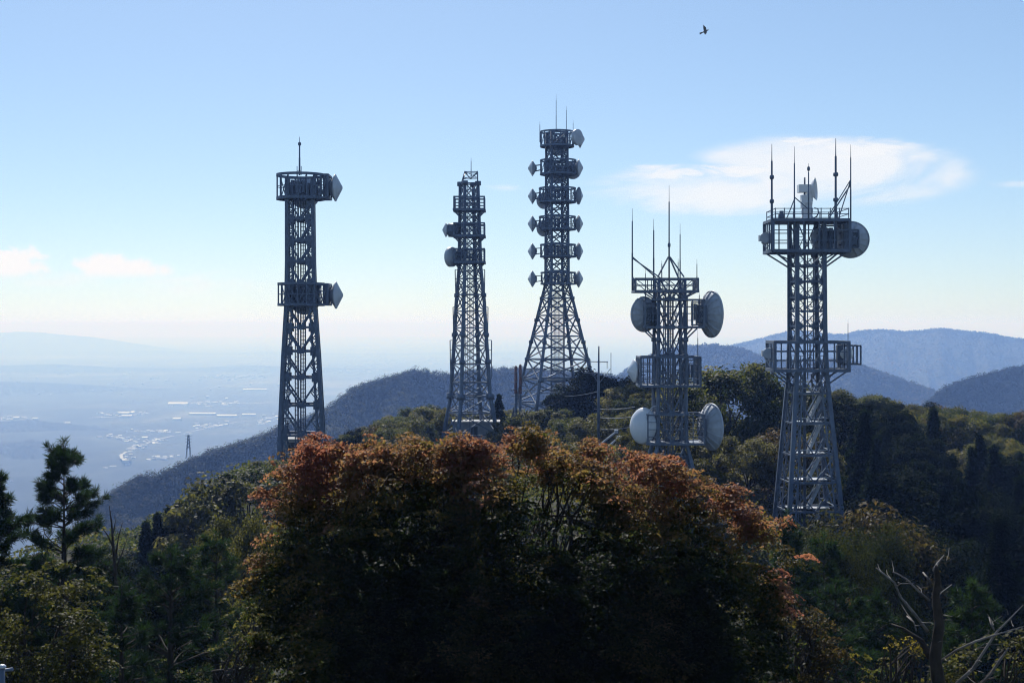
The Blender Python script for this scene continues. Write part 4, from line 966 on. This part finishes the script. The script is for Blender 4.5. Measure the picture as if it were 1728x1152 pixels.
# ---- the forest: kinds of tree, copied one by one to where the photo shows them
protos = {}
def reg(kind, words_, cat, lst): protos[kind] = dict(words=words_, lst=lst, cat=cat)
reg('olive', 'olive green round crowned tree', 'tree', [broad_proto(7, 6.4, 56, 13000, .12, L_BROAD, 31 + i, .2, 1, .1) for i in range(3)])
reg('dark', 'dark evergreen broadleaf tree', 'tree', [broad_proto(8, 6.6, 60, 13000, .125, L_DARK, 41 + i, .2, 1, .08, 'evergreen_tree') for i in range(2)])
reg('pale', 'pale olive bushy tree', 'tree', [broad_proto(6, 6.0, 54, 12000, .115, L_OLIVE, 51 + i, .16, 1, .12) for i in range(2)])
reg('brown', 'russet brown tree', 'tree', [broad_proto(6, 5.4, 46, 10000, .115, L_BROWN, 61, .16, 1, .14)])
reg('gold', 'golden olive tree', 'tree', [broad_proto(6, 5.6, 80, 30000, .055, L_OLIVE, 58, .16, 1, .12)])
reg('cedar', 'dark pointed cedar', 'tree', [conifer_proto(9, 4.6, 10000, .16, L_CEDAR, 71 + i) for i in range(2)])
reg('cedar_fine', 'dark drooping cedar', 'tree', [conifer_proto(9, 4.4, 26000, .085, L_CEDAR, 81 + i) for i in range(2)])
reg('olive_fine', 'fine leaved olive tree', 'tree', [broad_proto(7, 6.2, 90, 42000, .052, L_SHADE, 91 + i, .18, 1, .1) for i in range(2)])
reg('dark_fine', 'dark leafy understorey tree', 'tree', [broad_proto(6, 5.8, 84, 36000, .055, L_DARK, 97 + i, .16, 1, .1, 'evergreen_tree') for i in range(2)])
used = set(); placed = []
def place(kind, x, y, H, wmul=1.0, label=None, group=None):
    p = protos[kind]; i = rng.randint(len(p['lst'])); src = p['lst'][i]
    if (kind, i) in used: o = copy_tree(src)
    else: used.add((kind, i)); o = src
    k = H / src['H'] if 'H' in src else 1
    o.location = (x, y, g1(x, y)); o.scale = (k * wmul * rng.uniform(.9, 1.12), k * wmul * rng.uniform(.9, 1.12), k); o.rotation_euler = (0, 0, rng.rand() * 2 * pi)
    if label: tag(o, label, p['cat'])
    placed.append([o, kind, x, y, H, label]); return o
SKYL = [(-50, 960), (0, 955), (160, 935), (205, 905), (250, 880), (330, 845), (400, 800), (470, 772), (550, 744), (600, 722), (660, 702), (720, 684), (760, 692), (800, 700), (840, 672), (880, 690), (920, 684), (950, 650), (1000, 628), (1060, 640), (1120, 655), (1180, 622), (1230, 613), (1290, 636), (1340, 655), (1400, 648), (1480, 658), (1580, 676), (1640, 692), (1728, 684), (1800, 690)]
def skyl(px): return np.interp(px, [a for a, b in SKYL], [b for a, b in SKYL])
# (column from, to, nearest distance it applies to, to; no tree there may reach above this row)
CLEAR = [(1296, 1430, 0, 119, 885), (1085, 1178, 0, 121, 800), (1040, 1230, 0, 121, 775), (735, 850, 0, 198, 752), (462, 556, 0, 159, 765), (868, 1012, 0, 226, 688), (860, 885, 0, 214, 700), (1000, 1020, 0, 149, 745)]
cover = np.full(1900, 2000.)
HAND = [  # kind, column, top row, distance, width factor, label
    ('dark', 1012, 622, 203, 1.25, 'dark domed evergreen tree left of the short tower with whip antennas'),
    ('dark', 1052, 634, 206, 1.0, 'dark evergreen touching the white cone dish of the short tower'),
    ('dark', 965, 648, 205, 1.0, 'dark evergreen at the right foot of the tallest tower'),
    ('olive', 1228, 614, 152, 1.15, 'tall olive tree on the skyline right of the short tower'),
    ('olive', 1186, 640, 158, .9, 'olive tree on the skyline touching the right side of the short tower'),
    ('olive', 1288, 640, 150, .9, 'olive tree on the skyline just left of the rightmost tower'),
    ('cedar', 842, 666, 212, 1.2, 'pointed dark tree between the second tower and the tallest tower'),
    ('pale', 905, 694, 178, 1.2, 'pale bushy tree in front of the left foot of the tallest tower'),
    ('pale', 1000, 700, 160, 1.1, 'pale bushy tree around the foot of the antenna pole'),
    ('olive', 960, 706, 165, 1.2, 'green round tree left of the antenna pole'),
    ('pale', 935, 742, 140, 1.0, 'low pale tree above the middle of the red maple'),
    ('pale', 850, 712, 190, .8, 'low grey green bush right of the second tower'),
    ('olive', 718, 684, 216, 1.1, 'olive tree on the skyline just left of the second tower'),
    ('olive', 670, 704, 205, 1.0, 'olive tree between the two left towers, taller and right of the dark ones'),
    ('dark', 612, 722, 196, 1.1, 'low dark tree between the two left towers'),
    ('dark', 565, 742, 188, .9, 'low dark tree at the right foot of the leftmost tower'),
    ('cedar', 246, 882, 116, 1.0, 'leftmost pointed cedar of the dark row stepping down the slope'),
    ('cedar', 266, 868, 117, 1.0, 'second pointed cedar from left in the dark row on the slope'),
    ('cedar', 285, 858, 119, 1.0, 'third pointed cedar from left in the dark row on the slope'),
    ('cedar', 303, 848, 121, 1.0, 'fourth pointed cedar from left in the dark row on the slope'),
    ('cedar', 322, 841, 123, 1.0, 'fifth pointed cedar from left in the dark row on the slope'),
    ('cedar', 341, 838, 124, 1.0, 'rightmost pointed cedar of the dark row on the slope'),
    ('pale', 392, 808, 118, 1.1, 'sunlit olive tree on the slope just left of the red maple'),
    ('olive', 432, 788, 128, 1.1, 'olive tree on the slope touching the upper left edge of the red maple'),
    ('gold', 402, 874, 62, .5, 'golden olive tree behind the left edge of the red maple'),
    ('pale', 1205, 735, 128, 1.1, 'sunlit olive tree right of the lower right dish of the short tower'),
    ('pale', 1262, 740, 132, 1.0, 'sunlit yellow green tree between the two right towers'),
    ('brown', 1458, 856, 78, .8, 'rust coloured small tree right of the foot of the rightmost tower'),
    ('olive_fine', 1412, 902, 64, .62, 'sunlit olive tree hiding the right foot of the rightmost tower'),
    ('olive_fine', 1462, 888, 66, .6, 'sunlit yellow green tree below the rust coloured tree'),
]
for kind, px, top, d, wm, lab in HAND:
    loc, H = at(px, top, d); place(kind, loc[0], d, max(2.5, H), wm, lab)
    hw = H * .42 * wm * F / d; a, b = int(px - hw * .7) + 80, int(px + hw * .7) + 80
    cover[max(a, 0):max(b, 0)] = np.minimum(cover[max(a, 0):max(b, 0)], top + 14)
cand = []
for y0 in np.arange(40, 262, 4.6):
    for x0 in np.arange(-44, 100, 4.6):
        x, y = x0 + rng.uniform(-2, 2), y0 + rng.uniform(-2, 2); px = CX + x / y * F
        if -60 < px < 1790: cand.append((math.hypot(x, y), x, y, px))
cand.sort()
nfor = 0
front = np.full(1900, 1175.)
front[430 + 80:1325 + 80] = np.interp(np.arange(430, 1325), [430, 480, 520, 1060, 1180, 1250, 1325], [900, 800, 775, 790, 825, 870, 960])
front[0:160] = np.minimum(front[0:160], 1000)
for _, x, y, px in cand:
    if any((x - p_[2]) ** 2 + (y - p_[3]) ** 2 < 3.2 ** 2 for p_ in placed): continue
    if any(abs(x - t_[0]) < t_[2] and abs(y - t_[1]) < t_[2] + 1 for t_ in ((-23.6, 160, 4.5), (-6, 200, 5), (7.3, 230, 7), (13.6, 123, 4), (25, 120, 5))): continue
    z = g1(x, y); u = rng.rand()
    if px > 1380 and y < 66: continue
    if px < 470: kind = ('cedar' if u < .5 else 'dark') if y < 90 else 'cedar' if u < .3 else ('olive' if u < .8 else 'dark'); H = rng.uniform(5, 8.5)
    elif px > 1395: kind = ('cedar' if u < .72 else 'dark') if y < 165 else ('olive' if u < .55 else 'brown' if u < .7 else 'pale' if u < .85 else 'dark'); H = rng.uniform(6, 11) if y < 165 else rng.uniform(5, 8)
    else: kind = 'olive' if u < .5 else 'pale' if u < .78 else 'dark' if u < .92 else 'brown'; H = rng.uniform(4, 8)
    if y < 85: kind = {'cedar': 'cedar_fine', 'olive': 'olive_fine', 'dark': 'dark_fine', 'pale': 'olive_fine'}.get(kind, kind)
    wm = rng.uniform(.9, 1.2); hw = H * .42 * wm * F / y; 
    lim = skyl(np.array([px - hw * .5, px, px + hw * .5])).max() + rng.uniform(-4, 10)
    for a, b, d0, d1, row in CLEAR:
        if px + hw * .9 > a and px - hw * .9 < b and d0 <= y <= d1: lim = max(lim, row + 4)
    topmax = (HY - lim) / F * y - z
    if topmax < 2.2: continue
    H2 = min(H, topmax); wm = wm * min(1.35, (H / H2) ** .45); top = HY - (z + H2) * F / y
    hw = H2 * .42 * wm * F / y
    a, b = max(0, int(px - hw) + 80), min(1899, int(px + hw) + 80)
    if b - a < 3: continue
    vis = np.minimum(cover, front)[a:b]
    share = (vis > top + 10 * (y / 100) ** -.5).mean()
    if share < .25 or vis.max() < top + 8: continue
    place(kind, x, y, H2, wm); nfor += 1
    a2, b2 = max(0, int(px - hw * .75) + 80), min(1899, int(px + hw * .75) + 80)
    cover[a2:b2] = np.minimum(cover[a2:b2], top + H2 * .22 * F / y)
# labels: by kind and by the gap between landmarks the tree stands in
ORD = 'first second third fourth fifth sixth seventh eighth ninth tenth eleventh twelfth thirteenth fourteenth fifteenth sixteenth seventeenth eighteenth nineteenth twentieth'.split()
ZONES = [(-100, 200, 'at the left edge'), (200, 330, 'left of the red maple'), (330, 470, 'beside the leftmost tower'), (470, 760, 'between the two left towers'), (760, 900, 'between second and tallest towers'), (900, 1070, 'right of the tallest tower'), (1070, 1310, 'left of the rightmost tower'), (1310, 1480, 'around the rightmost tower'), (1480, 1620, 'above the dead tree'), (1620, 1900, 'at the right edge')]
bins = {}
for o, kind, x, y, H, lab in placed:
    if lab: continue
    px = CX + x / y * F; zn = next(z_[2] for z_ in ZONES if z_[0] <= px < z_[1]); band = 'near' if y < 85 else 'middle' if y < 150 else 'far'
    bins.setdefault((kind, zn, band), []).append((px, o))
WHERE = {'near': 'low down', 'middle': 'halfway up', 'far': 'on the ridge'}
for (kind, zn, band), lst in bins.items():
    lst.sort(key=lambda q: q[0]); n = len(lst); w_ = protos[kind]['words']
    for i, (px, o) in enumerate(lst):
        if n == 1: lab = f'{w_} {WHERE[band]} {zn}'
        else: lab = f'{"leftmost" if i == 0 else "rightmost" if i == n - 1 else ORD[min(i, 19)] + " from left"} {w_} {WHERE[band]} {zn}'
        tag(o, lab, 'tree', f'{w_}s {WHERE[band]} {zn}'.replace('trees', 'trees') if n > 1 else None)
for kind, p in protos.items():
    for i, src in enumerate(p['lst']):
        for k_ in ('H', 'W'):
            pass
        if (kind, i) not in used:
            for ch in list(src.children): bpy.data.objects.remove(ch)
            bpy.data.objects.remove(src)
for o in COL.objects:
    for k_ in ('H', 'W'):
        if k_ in o: del o[k_]
print('FOREST', nfor, len(placed))

# ---- undergrowth that closes the gaps between the trees
n = 120000; y = 30 + 225 * rng.rand(n) ** .8; px = rng.uniform(-120, 1850, n); x = (px - CX) / F * y
nb = n // 60; ci = rng.randint(0, nb, n); y = y[ci] + rng.normal(0, .9, n); x = x[ci] + rng.normal(0, .9, n)
hh = (.5 + 1.2 * rng.rand(nb))[ci] * rng.rand(n) ** .6
V = leaves(np.stack((x, y, ground(x, y) + hh), 1), .10 + .0009 * y + .03 * rng.rand(n), rn(n) + np.array((0, 0, .6)), .6)
tag(link_mesh('undergrowth', quads_mesh('undergrowth', V, .4 + fbm(x * .2, y * .2) * 1.2 + rng.normal(0, .12, n), L_BROAD), None), kind='stuff')

# ------------------------------------------------------------------ poles, cables, sheds
def simple(name, label, cat, px, base, d, group=None):
    root = empty(name, tuple(P(px, base, d))); tag(root, label, cat, group); sc_ = d / F
    return root, (lambda x, y, o=0: np.array(((x - px) * sc_, o, (base - y) * sc_)))
r, q = simple('antenna_pole', 'slim pole with thin cross arms and small rods right of the tallest tower', 'pole', 1010, 765, 150)
m = MB(); m.tube([q(1010, 790), q(1010, 660), q(1010.5, 584)], [.17, .14, .07], 8); m.build('mast', STEEL, r)
for a, b in (((990, 610), (1026, 610.5)), ((985, 629), (1034, 630.5)), ((1003, 690), (1018, 690))):
    m = MB(); m.beam(q(*a), q(*b), .08); m.build('cross_arm', STEEL_D, r)
for a, b in (((1010, 646), (998, 629)), ((1010, 648), (1030, 622))):
    m = MB(); m.beam(q(*a), q(*b), .06); m.build('brace', STEEL, r)
for a, b in (((991, 586), (991, 630)), ((1031, 595), (1031, 640)), ((1024.5, 610), (1024.5, 622)), ((997, 606), (997, 615))):
    m = MB(); m.beam(q(*a), q(*b), .06); m.build('antenna_rod', STEEL_D, r)
for k, (x, top, lab) in enumerate(((870.5, 617, 'left one of two close reddish poles at the left foot of the tallest tower'), (878, 614.5, 'right one of two close reddish poles at the left foot of the tallest tower'))):
    r, q = simple('utility_pole', lab, 'pole', x, 728, 214, 'twin reddish poles'); m = MB()
    m.tube([q(x, 745), q(x, 664)], .22, 8); m.build('shaft', STEEL, r)
    m = MB(); m.tube([q(x, 664), q(x, top + 2), q(x, top)], [.24, .22, .1], 8); m.build('upper_shaft', REDP, r)
    for y_ in ((630, 645, 657, 668, 682, 700) if k == 0 else (634, 650, 667, 686, 708)):
        m = MB(); m.beam(q(x - (8 if k == 0 else 3), y_, -.25), q(x + (3 if k == 0 else 13), y_ + (1 if k else -1), -.25), .12); m.build('step_bar', STEEL, r)
for k, (a, b, lab, sag) in enumerate((((1011, 690, 150), (1072, 686, 124), 'upper of the wires from the antenna pole to the short tower', 2), ((1011, 704, 150), (1066, 703, 124), 'middle wire from the antenna pole to the short tower', 2), ((1011, 724, 150), (1080, 716, 124), 'lowest wire from the antenna pole to the short tower', 3), ((1011, 660, 150), (936, 668, 226), 'wire from the antenna pole back to the tallest tower', 4))):
    A, B = P(*a), P(*b); pts = [A + (B - A) * f - np.array((0, 0, sag * .0625 * 4 * f * (1 - f))) for f in np.linspace(0, 1, 9)]
    m = MB(); m.tube([p - A for p in pts], .022, 5); o = m.build('cable', STEEL, None, tuple(A)); tag(o, lab, 'cable', 'wires at the antenna pole')
for a, b, lab in (((1016, 747, 138), (1040, 728, 138), 'upper of two pale slanting struts above the red maple'), ((1022, 757, 138), (1044, 738, 138), 'lower of two pale slanting struts above the red maple')):
    A, B = P(*a), P(*b); m = MB(); e = unit(B - A); m.beam(-e * 3.5, B - A, .16); m.box(B - A, .34, .34, .34); o = m.build('guy_anchor', STEEL_L, None, tuple(A)); tag(o, lab, 'strut', 'pale struts by the antenna pole')
def shed(px, base, d, wpx, hpx, dep, label, wm=CONC, door=None, name='equipment_shed'):
    r, q = simple(name, label, 'shed', px, base, d); s_ = d / F; w_, h_ = wpx * s_, hpx * s_
    m = MB(); m.box((0, 0, h_ / 2 - .6), w_, dep, h_ + 1.2); m.build('wall', wm, r)
    m = MB(); m.box((0, 0, h_ + .11), w_ + .5, dep + .5, .22); m.build('roof', CONC, r)
    if door is not None:
        m = MB(); m.box(((door - px) * s_, -dep / 2 - .03, h_ * .42), .95, .07, h_ * .8); m.build('door', DARKM, r)
    return r
shed(803, 744, 203, 76, 32, 4, 'grey concrete equipment shed under the second tower', CONC, 801)
shed(512, 757, 166, 62, 16, 4, 'low pale shed behind the foot of the leftmost tower', WALLM, 498)
r, q = simple('equipment_cabinet', 'small pale cabinet on a post half hidden behind the left side of the red maple', 'cabinet', 486, 1340, 27)
m = MB(); m.box(q(486, 1022), .26, .2, .24); m.build('box', WALLM, r)
m = MB(); m.tube([q(486, 1345), q(486, 1034)], .03, 8); m.build('post', BARK, r)
r, q = simple('railing_post', 'grey metal railing post with a rail stub, cut off in the lower left corner', 'railing', 3, 1230, 9)
m = MB(); m.tube([q(3, 1230), q(3, 1126)], .02, 12); m.build('post', STEEL, r)
m = MB(); m.lathe(q(3, 1126), (0, 0, 1), [(0, 0), (.027, 0), (.027, .01), (.016, .02), (0, .023)], 14); m.build('cap', STEEL_L, r)
m = MB(); m.tube([q(-30, 1138, .03), q(19, 1130, .03)], .011, 8); m.build('rail', STEEL, r)
r, q = simple('power_pylon', 'tiny power pylon on the crest of the hazy spur at left', 'pylon', 318, 757, 884)
m = MB(); k = 884 / F
for sx in (-1, 1):
    for sy in (-1, 1): m.beam((sx * 1.3, sy * 1.3, -6), (sx * .3, sy * .3, 24 * k), .3)
for i in range(4):
    z0, z1 = i * 6 * k * .95, (i + 1) * 6 * k * .95
    for sy in (-1, 1):
        w0, w1 = 1.3 - z0 / 9, 1.3 - z1 / 9; m.beam((-w0, sy * w0, z0), (w1, sy * w1, z1), .2); m.beam((w0, sy * w0, z0), (-w1, sy * w1, z1), .2)
m.build('mast', STEEL, r)
for z in (12, 17, 22):
    m = MB(); m.beam((-1.9, 0, z * k), (1.9, 0, z * k), .26); m.build('cross_arm', STEEL, r)
r, q = simple('bird', 'small dark bird flying high in the blue sky', 'bird', 1190, 53, 80)
m = MB(); ax_ = unit((.75, .1, .35)); m.lathe((0, 0, 0), ax_, [(0, -.17), (.025, -.12), (.045, -.02), (.04, .06), (.028, .11), (.026, .14), (.012, .17), (0, .185)], 12)
sd = unit((-.35, -.6, .75)); sd2 = unit((.1, .8, -.25))
for d_, sw in ((sd, 1), (sd2, 1)):
    th_ = unit(np.cross(d_, ax_)) * .008; pts = [(ax_ * .07, 0), (ax_ * .09 + d_ * .16, 0), (ax_ * .0 + d_ * .33, 0), (-ax_ * .05 + d_ * .15, 0), (-ax_ * .06, 0)]
    vs = [p_[0] + th_ for p_ in pts] + [p_[0] - th_ * .4 for p_ in pts]
    m.add(vs, [(0, 1, 2, 3, 4), (9, 8, 7, 6, 5)] + [(i, i + 5, (i + 1) % 5 + 5, (i + 1) % 5) for i in range(5)])
m.add([-ax_ * .13 + sd * .02 + (0, 0, .004), -ax_ * .13 - sd * .02 + (0, 0, .004), -ax_ * .28 - sd * .05, -ax_ * .28 + sd * .05, -ax_ * .13 + sd * .02 - (0, 0, .006), -ax_ * .13 - sd * .02 - (0, 0, .006), -ax_ * .28 - sd * .05 - (0, 0, .006), -ax_ * .28 + sd * .05 - (0, 0, .006)], [(0, 1, 2, 3), (7, 6, 5, 4), (0, 4, 5, 1), (1, 5, 6, 2), (2, 6, 7, 3), (3, 7, 4, 0)])
m.build('body', FEATHER, r); r.scale = (1.25, 1.25, 1.25)

# ------------------------------------------------------------------ houses and works on the plain
def gable(name, wx, wy, h, pitch):
    m = MB(); m.box((0, 0, h / 2 - 2), wx, wy, h + 4); nw = len(m.f); hp = wy / 2 * math.tan(pitch); e = .4
    a = [(-wx / 2 - e, -wy / 2 - e, h), (wx / 2 + e, -wy / 2 - e, h), (wx / 2 + e, wy / 2 + e, h), (-wx / 2 - e, wy / 2 + e, h), (-wx / 2 - e, 0, h + hp), (wx / 2 + e, 0, h + hp)]
    m.add(a, [(0, 1, 5, 4), (2, 3, 4, 5), (0, 4, 3), (1, 2, 5), (3, 2, 1, 0)])
    me = bpy.data.meshes.new(name); me.from_pydata(m.v, [], m.f); me.materials.append(WALLM); me.materials.append(ROOFM)
    for i, p_ in enumerate(me.polygons): p_.material_index = 1 if i >= nw else 0
    return me
HM = [gable('house', 13, 9, 5, radians(p_)) for p_ in (12, 18, 24, 30, 36)]
def plain_at(px, py):
    d_ = -PLAIN * F / (py - HY)
    for _ in range(4):
        x_ = (px - CX) / F * d_; z_ = float(plain_z(np.array([x_]), np.array([d_]))[0]); d_ = -z_ * F / (py - HY)
    return np.array(((px - CX) / F * d_, d_, z_))
def house(px, py, sc_, label, group, rot=.35):
    p_ = plain_at(px, py); o = bpy.data.objects.new('house', HM[rng.randint(5)]); COL.objects.link(o)
    o.location = p_; o.rotation_euler = (0, 0, rng.normal(0, rot)); k_ = sc_ * rng.uniform(.4, .9); o.scale = (k_ * rng.uniform(.8, 1.7), k_, k_); tag(o, label, 'house', group)
VILL = [  # (points of a village street, houses, spread in columns and rows, scale, label)
    ([(218, 729), (250, 727.5), (288, 729)], 22, 4, 1.2, 1.1, 'tiny pale roof in the row at the far side of the valley village', 'far row of the valley village'),
    ([(185, 735), (205, 739), (230, 745), (255, 746), (276, 742)], 44, 4, 2.0, 1.2, 'tiny pale roof in the middle of the valley village', 'middle of the valley village'),
    ([(215, 762), (228, 756), (245, 750)], 22, 3, 1.6, 1.1, 'tiny pale roof on the street leading out of the valley village', 'street out of the valley village'),
    ([(203, 770), (212, 778), (222, 776)], 16, 3, 2.2, 1, 'tiny pale roof in the hamlet nearest the tall young pine', 'hamlet nearest the pine'),
    ([(254, 775), (275, 772), (294, 770)], 20, 3, 1.6, 1, 'tiny pale roof in the hamlet at the foot of the hazy spur', 'hamlet at the foot of the spur'),
    ([(162, 790), (190, 786)], 7, 3, 1, 1, 'tiny pale roof just above the tip of the pine', 'houses above the pine'),
    ([(333, 720.5), (348, 722), (358, 718), (380, 715.5)], 26, 3, 1.5, 1.3, 'tiny pale roof in the village left of the leftmost tower', 'village left of the leftmost tower'),
    ([(290, 734), (320, 732)], 9, 4, 1, 1.2, 'tiny pale roof behind the power pylon', 'houses behind the pylon'),
    ([(440, 710), (455, 706), (470, 702)], 22, 3, 2, 1.4, 'tiny pale roof touching the left side of the leftmost tower', 'houses beside the leftmost tower'),
    ([(290, 683), (330, 682), (375, 680), (415, 681)], 42, 5, 1.6, 1.5, 'tiny pale roof in the distant town left of the leftmost tower', 'distant town'),
    ([(172, 701), (195, 702), (240, 697.5)], 20, 5, 1.4, 1.5, 'tiny pale roof around the two bright sheds on the plain', 'houses around the bright sheds'),
    ([(2, 706), (40, 708)], 18, 5, 1.2, 1.5, 'tiny pale roof at the far left of the plain', 'houses at far left of the plain'),
    ([(0, 817), (14, 812)], 9, 4, 1.5, .8, 'tiny pale roof behind the pine cut by the left edge', 'houses behind the left pine'),
]
for pts, n_, sx, sy, k_, lab, grp in VILL:
    sx *= 1.5; sy *= 1.5
    for i in range(n_):
        f = rng.rand() * (len(pts) - 1); j = min(int(f), len(pts) - 2); g = f - j
        house(pts[j][0] + (pts[j + 1][0] - pts[j][0]) * g + rng.normal(0, sx), max(590, pts[j][1] + (pts[j + 1][1] - pts[j][1]) * g + rng.normal(0, sy)), k_, lab, grp)
def road(pts, wd):
    f_ = np.linspace(0, len(pts) - 1, (len(pts) - 1) * 14 + 1); pp = [plain_at(np.interp(q, range(len(pts)), [a[0] for a in pts]), np.interp(q, range(len(pts)), [a[1] for a in pts])) + (0, 0, 1.5) for q in f_]
    vs, fs = [], []
    for i, p_ in enumerate(pp):
        t_ = unit((pp[min(i + 1, len(pp) - 1)] - pp[max(i - 1, 0)]) * (1, 1, 0)); n_ = np.array((-t_[1], t_[0], 0)) * wd / 2 * rng.uniform(.6, 1.3); vs += [p_ - n_, p_ + n_]
        if i: fs.append((2 * i - 2, 2 * i, 2 * i + 1, 2 * i - 1))
    m = MB(); m.add(vs, fs); tag(m.build('road', ROADM), kind='structure')
ROADM = mat_simple('pale_road', (.14, .14, .14), (.34, .33, .31), .02, .75)
road([(222, 780), (206, 774), (204, 768), (214, 762), (228, 756), (243, 750), (256, 745), (268, 741), (290, 736), (318, 733)], 11)
road([(184, 735), (206, 740), (230, 745), (250, 747)], 10); road([(216, 729), (250, 727), (290, 730)], 10); road([(330, 722), (348, 721), (362, 718), (385, 715)], 11); road([(290, 682), (360, 679), (420, 681), (470, 679)], 24)
road([(150, 705), (200, 703), (250, 697)], 24); road([(0, 706), (40, 708), (66, 708)], 26); road([(300, 733), (400, 712), (440, 709), (472, 702)], 9)
def works(px0, px1, py, dep, label, h=9):
    A, B = plain_at(px0, py), plain_at(px1, py); w_ = B[0] - A[0]; r = empty('warehouse', tuple((A + B) / 2)); tag(r, label, 'warehouse', 'long bright roofs on the plain')
    m = MB(); m.box((0, 0, h / 2 - 3), w_, dep, h + 6); m.build('wall', WALLM, r)
    hp = dep / 2 * math.tan(radians(16)); m = MB(); e = 1.
    m.add([(-w_ / 2 - e, -dep / 2 - e, h + .05), (w_ / 2 + e, -dep / 2 - e, h + .05), (w_ / 2 + e, dep / 2 + e, h + .05), (-w_ / 2 - e, dep / 2 + e, h + .05), (-w_ / 2 - e, 0, h + hp), (w_ / 2 + e, 0, h + hp)], [(0, 1, 5, 4), (2, 3, 4, 5), (0, 4, 3), (1, 2, 5), (3, 2, 1, 0)])
    m.build('roof', ROOFL, r)
for a, b, y_, dp, lab in ((318, 366, 700, 30, 'longest bright roof on the plain left of the leftmost tower'), (365, 402, 703.5, 34, 'bright roof right of and below the longest bright roof'), (408, 433, 701.5, 26, 'bright roof nearest the leftmost tower'), (410, 451, 658.5, 34, 'thin bright roof far out, left of the leftmost tower'), (285, 318, 683, 60, 'broad pale roof at the left end of the distant town'), (202, 219, 699, 40, 'upper of two short bright sheds on the plain'), (206, 223, 704, 36, 'lower of two short bright sheds on the plain'), (293, 305, 709, 36, 'short bright shed left of the village'), (56, 65, 708.5, 26, 'short bright shed at the far left of the plain'), (24, 34, 707, 40, 'bright shed among the houses at far left'), (110, 119, 716, 24, 'lone bright shed above the tall young pine'), (238, 252, 741, 26, 'bright hall in the middle of the valley village')):
    works(a, b, y_, dp, lab)
n_ = 620; PX = np.concatenate((rng.normal(700, 60, 260), rng.normal(850, 60, 90), rng.uniform(0, 1080, 150), rng.normal(400, 30, 60), rng.normal(640, 50, 60)))
PY = np.concatenate((612 + rng.normal(0, 5, 260) - (PX[:260] - 700) * .05, 606 + rng.normal(0, 5, 90), rng.uniform(590, 672, 150), 637 + rng.normal(0, 2, 60), rng.normal(628, 5, 60)))
m = MB()
for px, py in zip(PX, PY):
    py = max(py, 588); p_ = plain_at(px, py); k_ = p_[1] / 20000; w_ = rng.uniform(14, 44) * k_; dp = rng.uniform(10, 22); h = rng.uniform(8, 16); a = rng.normal(0, .4)
    ca, sa = cos(a), sin(a); tr = lambda x, y, z: (p_[0] + x * ca - y * sa, p_[1] + x * sa + y * ca, p_[2] + z)
    hp = dp / 2 * math.tan(radians(rng.uniform(14, 24)))
    m.add([tr(-w_ / 2, -dp / 2, -4), tr(w_ / 2, -dp / 2, -4), tr(w_ / 2, dp / 2, -4), tr(-w_ / 2, dp / 2, -4), tr(-w_ / 2, -dp / 2, h), tr(w_ / 2, -dp / 2, h), tr(w_ / 2, dp / 2, h), tr(-w_ / 2, dp / 2, h), tr(-w_ / 2, 0, h + hp), tr(w_ / 2, 0, h + hp)],
          [(0, 1, 5, 4), (2, 3, 7, 6), (1, 2, 6, 9, 5), (3, 0, 4, 8, 7), (4, 5, 9, 8), (6, 7, 8, 9)])
tag(m.build('far_town', ROOFF), kind='stuff')
